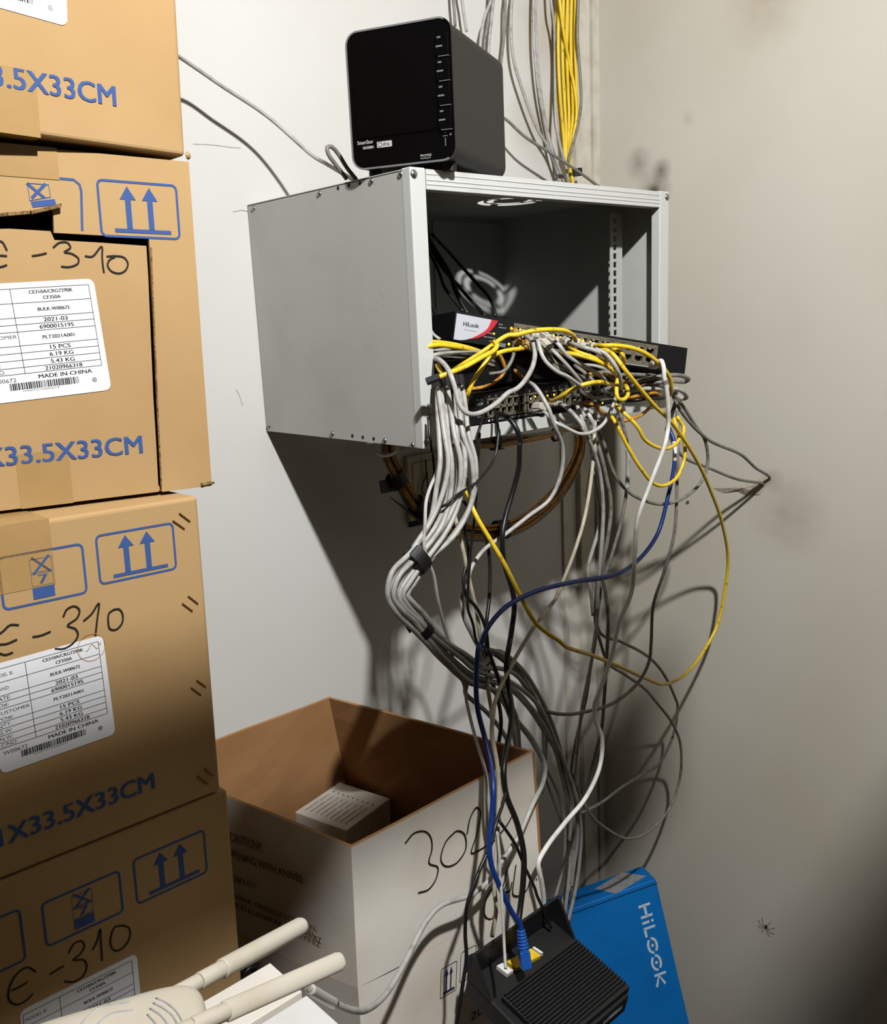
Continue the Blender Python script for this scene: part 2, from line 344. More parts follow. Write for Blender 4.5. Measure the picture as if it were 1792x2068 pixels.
# ---- second carton: cut open on its front
BR2 = Vector((-.952,-.476,.012)); t2, f2 = carton('brown carton second from the top, its front slit open around a loose panel', BR2, -.104, .029, hollow=True)
W,H,Dp = .41,.33,.335; wl=.0045
g = Geo().obox(f2,-W,.001,-Dp,-W+wl,H-.001,-wl); g.obox(f2,-wl,.001,-Dp,0,H-.001,-wl); g.obox(f2,-W,.001,-Dp,0,H-.001,-Dp+wl); g.obox(f2,-W,.001,-Dp,0,.001+wl,-wl); g.obox(f2,-W,H-.001-wl,-Dp,0,H-.001,-wl)
link('carton_body', g, M['brown'], t2)
q = lambda x,y: f2.px(x,y)
lx = -W
outer = [(0,0),(0,H-.001),(lx,H-.001),(lx,q(-60,440)[1]),q(-60,440),q(20,431),q(60,428),q(107,418),q(109,470),q(200,475),q(301,481),q(305,540),q(311,660),q(317,800),q(322,900),q(327,986)]
outer[-1] = (outer[-1][0],0)
link('front_panel', Geo().prism(f2, outer, -wl, 0), M['brown'], t2)
inner = [q(322,975),q(318,900),q(312,800),q(307,680),q(302,560),q(298,496),q(200,489),q(112,484),q(104,466),q(20,461),q(-60,463),(lx,q(-60,463)[1]),(lx,0),(q(322,975)[0],0)]
inner = [(a, max(b,.0)) for a,b in inner]
link('loose_panel', Geo().prism(f2, inner, -wl-.003, -.0035), M['brown'], t2)
g = Geo(); e = [q(305,500),q(309,600),q(314,720),q(320,860),q(326,980)]
stroke(g, f2, e, .0016, .0002); stroke(g, f2, [q(-40,438),q(20,432),q(60,429),q(106,420),q(120,416)], .003, .0004); link('torn_edge', g, M['edge'], t2)
g = Geo(); g.prism(f2, [q(60,427),q(121,412),q(121,420),q(62,434)], -.001, .006); link('torn_flap', g, M['edge'], t2)
size_print(t2, f2, '33.5X33CM', (14,940), (289,915), -.003)
g = Geo(); x0,y0 = q(206,478); x1,y1 = q(351,375); x1=q(355,375)[0]; up_dn_symbol(g, f2, x0,y0+.001,x1,y1, .0022); link('this_way_up_symbol', g, M['blueprint'], t2)
g = Geo(); x1,y1 = q(162,364); stroke(g, f2, [(lx+.2,y1+.001),(x1-.006,y1),(x1-.001,y1-.004),(x1,y1-.01),(q(166,466)[0],q(166,466)[1])], .0022)
bx=[q(55,370),q(98,373),q(102,398),q(60,405)]; stroke(g, f2, bx, .0008, closed=True); stroke(g, f2, [q(54,370),q(90,400)], .0026); stroke(g, f2, [q(92,371),q(64,400)], .0026,.00045)
g.prism(f2, [q(62,407),q(110,402),q(114,414),q(66,419)], .0003,.0005); link('stacking_symbol', g, M['blueprint'], t2)
fh = f2.sub(0,0,0,-.0035)
marker(t2, fh, [[(-20,488),(3,488),(12,502),(14,506)],[(-14,517),(2,516),(14,517)],[(-14,536),(0,539),(14,535)],[(64,517),(82,514),(94,511)],
   [(107,500),(120,490),(136,490),(142,500),(130,509),(144,512),(158,522),(157,532),(140,539),(123,538)],[(171,517),(186,518),(205,498),(206,520),(208,540),(210,551)],
   [(215,518),(232,517),(250,520),(258,532),(253,546),(240,552),(224,547),(217,535),(222,524),(232,519)]], .0017)
a,b = f2.px(184,562); br = f2.px(207,778); ang = math.radians(-1.5)
th = math.atan2(a-br[0], b-br[1]); fl = f2.sub(a+.003, b, math.radians(4.0)+0*th, -.0034); shipping_label(t2, fl, .112, .107)
x = q(145,960)[0]; link('packing_tape', Geo().obox(f2, x-.048,-.0006,-.3351, x,.052,-.0030), M['tape'], t2)
x = q(117,330)[0]; link('packing_tape', Geo().obox(f2, x-.1,H-.028,-.02, x,H+.0002,.0006), M['tape'], t2)
g = Geo().tube(smooth_path([f2.pt(-.012,.002,-.001), f2.pt(-.002,.003,.0), f2.pt(.003,.003,-.001)],.003), .003, 8, taper=lambda t:1-.6*t); link('crushed_corner', g, M['edge'], t2, smooth=True)

# ---- third and fourth cartons
def full_print(t, fr, size_px, up_px, st_px, stc, lab):
    size_print(t, fr, 'X33.5X33CM', (size_px[0]-295,size_px[1]+105), size_px)
    g = Geo(); (x0,y0),(x1,y1) = fr.px(*up_px[0]), fr.px(*up_px[1]); up_dn_symbol(g, fr, x0,y0,x1,y1,.0022); link('this_way_up_symbol', g, M['blueprint'], t)
    g = Geo(); (x0,y0),(x1,y1) = fr.px(*st_px[0]), fr.px(*st_px[1]); c0 = fr.px(*stc[0])[0]; c1 = fr.px(*stc[1])[0]
    stack_symbol(g, fr, x0,y0,x1,y1,.0022,(c0+c1)/2,abs(c1-c0)); link('stacking_symbol', g, M['blueprint'], t)
def staples(t, fr, pxs):
    for (xa,ya,xb,yb) in pxs:
        a = fr.px(xa,ya); b = fr.px(xb,yb); link('staple', Geo().tube([fr.pt(a[0],a[1],-.0005),fr.pt(a[0],a[1],.0009),fr.pt(b[0],b[1],.0009),fr.pt(b[0],b[1],-.0005)], .0009, 6, flat=.6), M['staple'], t)
t3, f3 = carton('brown carton third from the top, a row of staple pairs down its right side', Vector((-.992,-.503,-.32)), .022, .026)
f3o = f3
full_print(t3, f3, (311,1592), ((203,1180),(348,1056)), ((8,1232),(165,1098)), ((62,1160),(107,1160)), None)
marker(t3, f3, [[(38,1262),(20,1262),(5,1275),(-10,1285)],[(-8,1301),(12,1300),(34,1291)],[(-4,1318),(10,1322),(26,1317)],[(65,1286),(82,1283),(102,1275)],
  [(127,1246),(135,1230),(150,1224),(160,1232),(155,1248),(136,1263),(152,1270),(157,1282),(148,1298),(128,1310),(110,1310)],
  [(168,1254),(184,1240),(199,1218),(196,1250),(192,1285)],[(231,1230),(220,1238),(218,1255),(222,1270),(234,1271),(246,1258),(247,1240),(240,1230),(228,1231)]], .0019)
a,b = f3.px(203,1283); brx = f3.px(232,1478); blx = f3.px(8,1557)
ang = math.atan2(brx[1]-blx[1], brx[0]-blx[0]); shipping_label(t3, f3.sub(a+.002,b,ang), math.hypot(brx[0]-blx[0],brx[1]-blx[1])*1.03, math.hypot(a-brx[0],b-brx[1])*1.02)
g = Geo(); c = f3.px(184,1307); stroke(g, f3, [(c[0]+.0135*math.cos(t/24*6.283), c[1]+.0135*math.sin(t/24*6.283)) for t in range(24)], .0006,.0009, closed=True)
stroke(g, f3, [(c[0]+.009*math.cos(t/4), c[1]+.003*math.sin(t*1.3)) for t in range(10)], .0007,.0009); link('ink_stamp', g, M['stamp'], t3)
staples(t3, f3, [(362,1037,383,1053),(349,1052,372,1068),(380,1204,399,1219),(368,1219,388,1234),(397,1374,415,1387),(386,1389,405,1403),(413,1552,429,1566),(399,1568,418,1582)])
x = f3.px(101,1070)[0]; link('packing_tape', Geo().obox(f3, x-.07,H-.062,-.1, x,H+.0001,.0004), M['tape'], t3)
t4, f4 = carton('brown carton fourth from the top, behind the white antennas', Vector((-.992+.33*math.sin(-.026)+.008,-.503,-.32-.33)), .022, .026)
full_print(t4, f4, (330,2290), ((278,1826),(411,1676)), ((95,1912),(240,1758)), ((146,1830),(188,1830)), None)
g = Geo(); x0 = f4.px(47,1900)[0]; y1 = f4.px(40,1835)[1]; y0 = f4.px(50,1930)[1]-.004; stroke(g, f4, rrect(x0-.06,y0,x0,y1,.005), .0022, closed=True); link('fragile_symbol', g, M['blueprint'], t4)
marker(t4, f4, [[(72,1962),(55,1953),(38,1962),(20,1990),(18,2018),(35,2028),(55,2018),(66,2006)],[(22,2000),(40,1992),(56,1982)],[(100,1968),(115,1958),(129,1950)],
  [(138,1925),(150,1905),(164,1900),(170,1912),(160,1928),(148,1938),(168,1938),(175,1950),(168,1970),(148,1982),(130,1981)],[(187,1918),(196,1900),(202,1876),(204,1905),(206,1940)],
  [(250,1869),(232,1872),(224,1890),(224,1910),(234,1920),(250,1912),(262,1892),(260,1874),(246,1868)]], .0017)
a,b = f4.px(268,1928); e = f4.px(80,2022); ang = math.atan2(b-e[1], a-e[0]); shipping_label(t4, f4.sub(a+.004,b,ang), .118, .11)
for k in (5,6): carton(('brown carton second from the floor, under the stapled ones','lowest brown carton of the stack, on the floor')[k-5], Vector((-.984,-.503,-.32-.33*(k-3)-.001*(k-4)+(.003 if k==6 else 0))), .022, 0.0, H=.328)

# ================================================================ open white carton (walls with upright flaps)
RZ=-.434; BZ=-.66; BT=-.98
wc = thing('cardboard_box','open white carton with handwritten number, flaps standing up, under the cables','box',(-.71,-.35,BT))
FLc=Vector((-.858,-.55,RZ+.004)); FRc=Vector((-.534,-.55,RZ+.006)); BRc=Vector((-.602,-.148,-.440)); BLc=Vector((-.926,-.148,-.440))
bFL=Vector((-.862,-.548,-.62)); bFR=Vector((-.520,-.548,-.655)); bBR=Vector((-.560,-.13,BZ)); bBL=Vector((-.933,-.13,BZ))
def slab(p, t):  # quad p (4 pts) given thickness along its inner normal, white outside and brown inside
    n = (p[1]-p[0]).cross(p[3]-p[0]).normalized(); q_ = [a-n*t for a in p]; return p, q_, n
def wall_part(name, p, nseg=6, wob=.003):
    n = (p[1]-p[0]).cross(p[3]-p[0]).normalized(); out=Geo(); inn=Geo(); rnd=random.Random(name+str(p[0])); V=[];I=[]
    for j in range(nseg+1):
        for i in range(nseg+1):
            s,t=i/nseg,j/nseg; q_=(p[0]*(1-s)+p[1]*s)*(1-t)+(p[3]*(1-s)+p[2]*s)*t
            q_=q_+n*(rnd.uniform(-1,1)*wob*(1 if 0<i<nseg else 0)); V.append(q_); I.append(q_-n*.005)
    F=[(j*(nseg+1)+i,j*(nseg+1)+i+1,(j+1)*(nseg+1)+i+1,(j+1)*(nseg+1)+i) for j in range(nseg) for i in range(nseg)]
    out.add(V,F)
    N=(nseg+1)**2; inn.add(V+I,[tuple(N+k for k in reversed(f)) for f in F]); m=nseg+1
    for k in range(nseg):
        for a_,b_ in ((k,k+1),(nseg*m+k+1,nseg*m+k),(k*m+m+0,k*m),(k*m+nseg,(k+1)*m+nseg)): inn.add([V[a_],V[b_],I[b_],I[a_]],[(3,2,1,0)])
    o = link(name, out, M['whitecard'], wc, smooth=True); link('brown_inside', inn, M['brownin'], o, smooth=False); return o
dn = lambda v: Vector((v.x,v.y,BT))
wall_part('front_flap',[bFL,bFR,FRc,FLc],wob=.0010); wall_part('left_flap',[bBL,bFL,FLc,BLc],wob=.0012); wall_part('right_flap',[bFR,bBR,BRc,FRc],wob=.002); wall_part('back_flap',[bBR,bBL,BLc,BRc],wob=.001)
wall_part('front_wall',[dn(bFL),dn(bFR),bFR,bFL],wob=.0012); wall_part('left_wall',[dn(bBL),dn(bFL),bFL,bBL],wob=.002); wall_part('right_wall',[dn(bFR),dn(bBR),bBR,bFR]); wall_part('back_wall',[dn(bBR),dn(bBL),bBL,bBR])
link('carton_bottom', Geo().box((-.89,-.54,BT),(-.535,-.14,BT+.005)), M['brownin'], wc)
fw = Frame(bFL, bFR-bFL, FLc-bFL); fw2 = fw.sub(0,0,0,.0008)
marker(wc, fw2, [[(818,1703),(835,1683),(858,1679),(870,1692),(872,1715),(866,1742),(884,1752),(880,1775),(866,1795),(844,1803)],
  [(918,1680),(900,1700),(890,1735),(900,1749),(922,1742),(940,1715),(938,1685),(922,1678),(908,1690)],
  [(943,1684),(950,1650),(962,1630),(970,1640),(964,1680),(952,1722),(975,1712),(1002,1694)],[(1003,1690),(988,1665),(992,1645),(1010,1652),(1004,1680)],[(1010,1683),(1024,1665),(1038,1640)],
  [(1012,1776),(1002,1785),(984,1810),(978,1845),(990,1856),(1004,1845)],[(1030,1742),(1022,1765),(1016,1790)],[(1022,1784),(1018,1800),(1030,1798),(1034,1780)],[(1042,1746),(1038,1775),(1036,1806),(1050,1808),(1064,1796),(1070,1778)]], .0024)
g = Geo(); stroke(g, fw2, curve2([fw.px(1082,1774),fw.px(1084,1776)]), .002); link('ink_dot', g, M['marker'], wc)
fb = Frame(dn(bFL), bFR-bFL, (0,0,1)); fbo = fb.sub(0,0,0,.0012)
g = Geo(); (x0,y0),(x1,y1) = fb.px(891,2022), fb.px(918,1946); x0=fb.px(889,1990)[0]; x1=fb.px(921,1960)[0]
g2 = Geo(); up_dn_symbol(g2, fbo, x0,y0+.006,x1,y1+.004,.0008); link('this_way_up_symbol', g2, M['navyink'], wc)
g2 = Geo(); wd = x1-x0; stroke(g2, fbo, rrect(x1+wd*.25,y0+.012,x1+wd*1.25,y1+.012,.004), .0008, closed=True); g2.prism(fbo,[(x1+wd*.5,y1-.022),(x1+wd,y1-.022),(x1+wd,y1+.002),(x1+wd*.5,y1+.002)],.0003,.0006); link('wine_glass_symbol', g2, M['navyink'], wc)
g2 = Geo(); a,b = fb.px(950,2048); put_text(g2, fbo, '20', a, b-.01, width=.024, height=.012); a,b=fb.px(985,2035); stroke(g2, fbo, [(a,b),(a+.06,b+.004),(a+.06,b-.06)], .0035); link('printed_mark', g2, M['navyink'], wc)
fs_ = Frame(bFL, bFL-bBL, FLc-bFL); n_=fs_.n; fs2 = fs_.sub(0,0,0,.0022)
g2 = Geo()
for s,(xa,ya),(xb,yb),ht in (('CAUTION!!',(457,1690),(519,1706),.013),('WHEN OPENING WITH KNIVES.',(410,1712),(602,1763),.011),('DİKKAT!!',(462,1770),(508,1784),.012),('ZARAR VEREBİLECEĞİNDEN,',(462,1812),(628,1862),.011),('BIÇAK KULLANARAK AÇMAYINIZ',(440,1800),(640,1900),.011)):
    a,b = fs_.px(xa,ya); c,d = fs_.px(xb,yb)
    if 'BI' in s: b = d = fs_.px(628,1893)[1]
    put_text(g2, fs2.sub(a+.012,(b+d)/2-ht*.3), s, 0,0, width=c-a, height=ht, bold=.0004)
link('printed_warning', g2, M['fadedink'], wc)
# small box lying inside
ib = thing('small_box','small white box with faint print lying inside the open white carton','box',(-.64,-.19,-.66))
pA=at(655,1592,Z=-.60); pB=at(788,1612,Z=-.60); pC=at(700,1677,Z=-.60); fi = Frame(pC, pB-pC, pA-pB)
wI=(pB-pC).length; hI=.11
link('box_body', Geo().obox(fi, 0,0,-.07, wI,hI,0), M['whitecard'], ib, bevel=.002)
g = Geo()
for k in range(9):
    g.disc(fi, wI*.72-0*k, .012+k*.0105, .0016, .0003,.0006, 10)
    put_text(g, fi.sub(wI*.12,.014+k*.0105,0), 'ACEIMNORST aceimnorst'[k%5:k%5+14], 0, -.002, width=wI*.5, height=.0035)
link('faint_print', g, M['greyprint'], ib)
# hidden carton that carries the white one
lc = tag(link('cardboard_box', Geo().box((-.89,-.54,FL+.001),(-.53,-.13,BT-.001)), M['brown'], bevel=.004),'brown carton on the floor that carries the open white carton','box')
# ================================================================ wall cabinet
CW,CD,CH = .59,.407,.37
cb = thing('server_cabinet','pale grey open-fronted wall cabinet full of cables under the black storage unit','cabinet',(-CW/2,-CD/2,0))
T=.0015
sp = link('side_panel', Geo().box((-CW,-CD,0),(-CW+T,-.002,CH)), M['steel'], cb, bevel=.0006)
link('side_panel', Geo().box((-T,-CD,0),(0,-.002,CH)), M['steel'], cb)
link('back_panel', Geo().box((-CW+T,-.006,0.06),(-T,-.002,CH-T)), M['steel'], cb)
fbk = Frame((0,-.006,0),(1,0,0),(0,0,1)); g = Geo()
a,b = fbk.px(956,483); g.disc(fbk,a,b,.010,0,.0008); g.prism(fbk,[(a-.004,b-.024),(a+.004,b-.024),(a+.004,b),(a-.004,b)],0,.0008); link('keyhole', g, M['hole'], cb)
a0,b0 = fbk.px(872,446); a1,b1 = fbk.px(1012,452); link('cover_plate', Geo().obox(fbk,a0,.07,0,a1,b1,.003), M['steel'], cb, bevel=.001)
# top with a round fan opening
g = Geo(); ft = Frame((0,0,CH-T),(1,0,0),(0,1,0)); fx,fy,R_=-.20,-.222,.058; n=48
ring=[(fx+R_*math.cos(2*math.pi*k/n),fy+R_*math.sin(2*math.pi*k/n)) for k in range(n)]
def on_rect(k):
    t=2*math.pi*k/n; c,s=math.cos(t),math.sin(t); m=1e9
    for lim,cc,oo in ((0,c,fx),(-CW,c,fx),(-.002,s,fy),(-CD,s,fy)):
        if abs(cc)>1e-6:
            v=(lim-oo)/cc
            if v>0: m=min(m,v)
    return (fx+c*m, fy+s*m)
rect=[on_rect(k) for k in range(n)]
for k in range(n):
    g.add([ft.pt(*ring[k]),ft.pt(*ring[(k+1)%n]),ft.pt(*rect[(k+1)%n]),ft.pt(*rect[k])],[(0,1,2,3)])
for cx,cy in ((0,-.002),(-CW,-.002),(0,-CD),(-CW,-CD)):
    ks=[k for k in range(n)]; # fill the corners
    best=min(ks,key=lambda k: (rect[k][0]-cx)**2+(rect[k][1]-cy)**2)
    for k2 in (best-1,best):
        p,q2=rect[k2%n],rect[(k2+1)%n]
        if abs(p[0]-q2[0])>1e-5 and abs(p[1]-q2[1])>1e-5: g.add([ft.pt(*p),ft.pt(*q2),ft.pt(cx,cy)],[(0,1,2)])
tp_ = link('top_panel', g, M['steel'], cb); md=tp_.modifiers.new('solid','SOLIDIFY'); md.thickness=.0012; md.offset=1
g = Geo()
for r0,r1,gaps in ((.0,.030,False),(.030,.042,True),(.047,.058,True)):
    for k in range(n):
        if gaps and (k+ (3 if r0>.04 else 0))%12 not in (0,1): continue
        t0,t1=2*math.pi*k/n,2*math.pi*(k+1)/n
        g.add([ft.pt(fx+r*math.cos(t),fy+r*math.sin(t)) for r,t in ((r0,t0),(r1,t0),(r1,t1),(r0,t1))],[(0,1,2,3)])
for k in range(n):
    t0,t1=2*math.pi*k/n,2*math.pi*(k+1)/n; g.add([ft.pt(fx+r*math.cos(t),fy+r*math.sin(t)) for r,t in ((.042,t0),(.047,t0),(.047,t1),(.042,t1))],[(0,1,2,3)])
fg = link('fan_grille', g, M['steel'], cb); md=fg.modifiers.new('solid','SOLIDIFY'); md.thickness=.0012; md.offset=1
link('bottom_panel', Geo().box((-CW+T,-CD+.002,0),(-T,-.06,.0012)), M['steel'], cb)
g = Geo().box((-CW+.028,-CD-.002,CH-.026),(-.0275,-CD+.018,CH)); 
for z in (CH-.007,CH-.0145,CH-.02): g.box((-CW+.028,-CD-.0028,z),(-.0275,-CD-.0018,z+.0016))
link('front_rail', g, M['frame'], cb, bevel=.0006)
g = Geo().box((-CW-.0005,-CD-.002,-.001),(-CW+.027,-CD+.016,CH+.0012)); link('front_post', g, M['frame'], cb, bevel=.002)
g = Geo().box((-.027,-CD-.002,-.001),(.0005,-CD+.016,CH+.0012)); link('front_post', g, M['frame'], cb, bevel=.002)
link('front_rail', Geo().box((-CW+.028,-CD-.002,0),(-.0275,-CD+.018,.019)), M['frame'], cb, bevel=.0006)
fF = Frame((0,-CD-.002,0),(1,0,0),(0,0,1)); fL = Frame((-CW,0,0),(0,-1,0),(0,0,1))
for x,y in ((836,351),(860,893),(1349,397)):
    a,b = fF.px(x,y); a=max(min(a,-.006),-CW+.006); b=min(b,CH-.008); link('screw', Geo().dome(fF.pt(a,b), fF.n, .0058,.003), M['screw'], cb, smooth=True)
for x,y in ((645,391),(750,366),(809,352),(671,876),(777,890),(833,899),(543,860),(512,421)):
    a,b = fL.px(x,y); link('screw', Geo().dome(fL.pt(a,b), fL.n, .0046,.0028), M['screw'], cb, smooth=True)
g = Geo()
for x,y in ((683,380),(705,374),(727,370),(712,880),(733,883),(755,886)):
    a,b = fL.px(x,y); g.disc(fL,a,b,.0028,0,.0003,12)
link('screw_holes', g, M['hole'], cb)
g = Geo(); rnd = random.Random(5)
for (x,y) in ((812,430),(815,455),(765,580),(775,600),(770,590),(760,605)):
    a,b = fL.px(x,y); stroke(g, fL, curve2([(a,b),(a+rnd.uniform(-.006,.006),b-.008),(a+rnd.uniform(-.008,.008),b-.016)]), .0008, .0002)
link('scratches', g, M['frame'], cb)
# slotted mounting rail (real square holes)
def rail(x0,x1,y):
    g=Geo(); ws=.0095; z0=.022; xm=(x0+x1)/2-.004; p=.01482; th=.0018; nn=int((CH-.03-z0)/p)
    def B(xa,za,xb,zb): g.box((xa,y,za),(xb,y+th,zb))
    B(x0,z0,xm-ws/2,CH-.027); B(xm+ws/2,z0,x1,CH-.027); z=z0
    for k in range(nn): B(xm-ws/2,z,xm+ws/2,z+p-ws); z+=p
    B(xm-ws/2,z,xm+ws/2,CH-.027); g.box((x1-th,y+th,z0),(x1,y+.03,CH-.027)); g.box((x1,y+.012,z0),(-.0015 if x1>-.3 else x1+.001,y+.0135,z0+.02))
    return link('mounting_rail', g, M['steel'], cb)
rail(-.064,-.030,-.332); rail(-.560,-.526,-.332)
link('rear_rail', Geo().box((-.560,-.05,.005),(-.530,-.045,.36)), M['steel'], cb)

# ================================================================ black storage unit on top
FR_ = Vector((-.541,-.445,CH+.002)); FL_ = FR_-Vector((.438,-.899,0))*.151
fn = Frame(FL_, FR_-FL_, (0,0,1)); WN,HN,DN=.151,.180,.223
ns = thing('network_storage','black four-bay network storage unit with silver edge standing on the cabinet','storage unit', fn.pt(WN/2,0,-DN/2))
def rr(m): return rrect(m,m+.006,WN-m,HN-m,.018-m,6)
body = Geo().prism(fn, rr(.001), -DN, -.0045); link('shell', body, M['nasside'], ns, bevel=.003)
g = Geo(); o_=rr(.0); i_=rr(.0022); n_=len(o_)
vs1=[fn.pt(a,b,-.005) for a,b in o_]+[fn.pt(a,b,.0) for a,b in o_]+[fn.pt(a,b,.0) for a,b in i_]+[fn.pt(a,b,-.005) for a,b in i_]
def ringf(ids): return [(i,(i+1)%n_,n_+(i+1)%n_,n_+i) for i in ids]+[(n_+i,n_+(i+1)%n_,2*n_+(i+1)%n_,2*n_+i) for i in ids]+[(2*n_+i,2*n_+(i+1)%n_,3*n_+(i+1)%n_,3*n_+i) for i in ids]
rid=[i for i in range(n_) if min(o_[i][0],o_[(i+1)%n_][0])>WN-.010]; g.add(vs1,ringf([i for i in range(n_) if i not in rid]))
link('silver_trim', g, M['silver'], ns, smooth=False); link('gloss_corner', Geo().add(vs1,ringf(rid)), M['gloss'], ns)
link('front_panel', Geo().prism(fn, rr(.0023), -.008, -.001), M['gloss'], ns)
dx0=fn.px(873,70)[0]; dx1=fn.px(905,70)[0]
yb=fn.px(873,262)[1]; 
link('front_door', Geo().prism(fn, rrect(.010,yb,dx0,HN-.012,.006), -.001, .0004), M['gloss'], ns)
for k in range(4):
    z1=HN-.020-k*.0295; g=Geo(); g.prism(fn, rrect(dx0+.004,z1-.027,WN-.004,z1,.002), -.001,.0022); bay=link('drive_bay', g, M['gloss'], ns, bevel=.0008)
    g=Geo(); g.prism(fn,[(dx0+.008,z1-.0282),(WN-.003,z1-.0282),(WN-.003,z1-.0274),(dx0+.008,z1-.0274)],.0,.0032); link('bay_edge', g, M['silver'], bay)
    g=Geo(); g.prism(fn,[(dx0+.007,z1-.006),(dx0+.012,z1-.006),(dx0+.012,z1-.004),(dx0+.007,z1-.004)],.0022,.0025); g.prism(fn,[(dx0+.005,z1-.0165),(dx0+.014,z1-.0165),(dx0+.014,z1-.0145),(dx0+.005,z1-.0145)],.0022,.0025); link('bay_marks', g, M['greyprint'], bay)
g=Geo(); ax=dx0+.012; g.prism(fn,[(ax-.0005,.052),(ax+.0005,.052),(ax+.0005,.040),(ax-.0005,.040)],-.001,.0); g.prism(fn,[(ax-.0005,.034),(ax+.0005,.034),(ax+.0005,.024),(ax-.0005,.024)],-.001,.0); g.prism(fn,[(ax-.003,.036),(ax+.003,.036),(ax+.003,.037),(ax-.003,.037)],-.001,.0); g.prism(fn,[(ax+.006,.0365),(ax+.009,.0365),(ax+.0075,.040)],-.001,.0)
link('control_marks', g, M['greyprint'], ns)
g=Geo(); a,b=fn.px(722,293); put_text(g, fn, 'SmartStor', a, b, width=.0235, height=.0048, h=-.0005, bold=.0003); put_text(g, fn, 'NS4300N', a+.008, b-.0065, width=.0155, height=.0036, h=-.0005, bold=.0003)
a,b=fn.px(849,317); put_text(g, fn, 'PROMISE', a, b, width=.016, height=.003, h=-.0005); put_text(g, fn, 'TECHNOLOGY', a, b-.0028, width=.015, height=.0016, h=-.0005); link('printed_name', g, M['lgreyprint'], ns)
a0,b0=fn.px(762,299); a1,b1=fn.px(791,283); g=Geo().prism(fn, rrect(a0,b0,a1,b1,.001), -.001,.0002); dl=link('sticker', g, M['lgreyprint'], ns)
g=Geo(); put_text(g, fn, 'dlna', a0+(a1-a0)*.4, b0+(b1-b0)*.25, height=(b1-b0)*.55, h=.0005); stroke(g, fn, [(a0+.0045+.003*math.cos(k/12*6.28),(b0+b1)/2+.003*math.sin(k/12*6.28)) for k in range(12)], .0006,.0005, closed=True); link('sticker_print', g, M['ink'], dl)
g=Geo()
for a in (.02,WN-.02):
    for h_ in (-.03,-DN+.03): g.disc(Frame(fn.pt(a,0,h_)-Vector((0,0,.003)),(1,0,0),(0,1,0)),0,0,.009,0,.010,14)
link('foot', g, M['boot'], ns)
fsd = Frame(fn.pt(WN-.002,0,-.006), -fn.n, (0,0,1))
g=Geo()
for k in range(4): z=HN-.048-k*.0295; stroke(g, fsd, [(.001,z+.001),(.022,z-.003),(.038,z-.010)], .0006,.0004)
link('side_grooves', g, M['hole'], ns)

# ================================================================ switches
def port_block(parent, fr, a0, b0, pitch, rows, cols, pw, ph, h, name='port_block'):
    """grid of recessed sockets: grey surround bars with dark floors"""
    g=Geo(); A1=a0+cols*pitch; B1=b0+rows*ph; bar=(pitch-pw)
    for c in range(cols+1): x=a0+c*pitch; g.obox(fr,x-bar/2,b0,-.006,x+bar/2,B1,h)
    for r in range(rows+1): y=b0+r*ph; g.obox(fr,a0-bar/2,y-bar*.5,-.006,A1+bar/2,y+bar*.5,h)
    o=link(name, g, M['portgrey'], parent); g=Geo()
    for c in range(cols):
        for r in range(rows): 
            y=b0+r*ph; cx=a0+(c+.5)*pitch
            for s_ in (-1,1): g.obox(fr,cx+s_*pw*.36-pw*.1,y+bar*.5,-.004,cx+s_*pw*.36+pw*.1,y+bar*.5+ph*.12,h-.0006)
    link('socket_latches', g, M['portgrey'], o)
    return o
TL=at(920,628,Y=-.36); TRr=at(1389,703,Y=-.487); BLh=at(914,688,Y=-.36)
fh_ = Frame(TL, TRr-TL, TL-BLh); WH=(TRr-TL).length; HH=.043; DH=.145
sw = thing('network_switch','tilted black rack switch with silver and red left end, full of plugs','network switch', fh_.pt(WH/2,-HH,-DH/2))
F=fh_.px
pb0=F(1033,664); pb1=F(1322,757); pit=(F(1322,740)[0]-F(1040,680)[0])/12; pa0=F(1322,740)[0]-12*pit
SL=.0
link('switch_case', Geo().obox(fh_,0,-HH,-DH,WH,0,-.007), M['bmetal'], sw, bevel=.001)
g=Geo(); pbb=-HH+.0065; pbt=-HH+.0065+2*.0148
g.obox(fh_,0,-HH,-.008,pa0-.001,0,0); g.obox(fh_,pa0+12*pit+.0015,-HH,-.008,WH,0,0); g.obox(fh_,pa0-.001,-HH,-.008,pa0+12*pit+.0015,pbb-.001,0); g.obox(fh_,pa0-.001,pbt+.001,-.008,pa0+12*pit+.0015,0,0)
link('front_panel', g, M['bmetal'], sw)
port_block(sw, fh_, pa0, pbb, pit, 2, 12, pit*.72, .0148, .0004)
lab_=[F(924,635),F(993,646),F(984,664),F(965,677),F(945,685),F(930,688),F(914,688)]
lab_=[(max(a,.001),min(max(b,-HH+.002),-.003)) for a,b in lab_]; lab_[0]=(.0025,-.003)
curv=curve2(lab_[1:],4); link('silver_face', Geo().prism(fh_, lab_[:1]+curv, 0,.0008), M['silverlabel'], sw)
rc=curve2([F(993,646),F(984,664),F(965,677),F(948,685)],5); ro=curve2([F(950,685.5),F(972,680),F(992,667),F(1006,648)],5)
ro=[(a,min(b,-.003)) for a,b in ro]; rc=[(a,min(b,-.003)) for a,b in rc]
link('red_swoosh', Geo().prism(fh_, rc+ro, 0,.0009), M['red'], sw)
g=Geo(); a,b=F(935,658); put_text(g, fh_, 'HiLook', a, b, width=.026, height=.0062, h=.0011, bold=.0004); a,b=F(937,667); put_text(g, fh_, 'Network Switching', a, b, width=.020, height=.0016, h=.0011); link('maker_logo', g, M['ink'], sw)
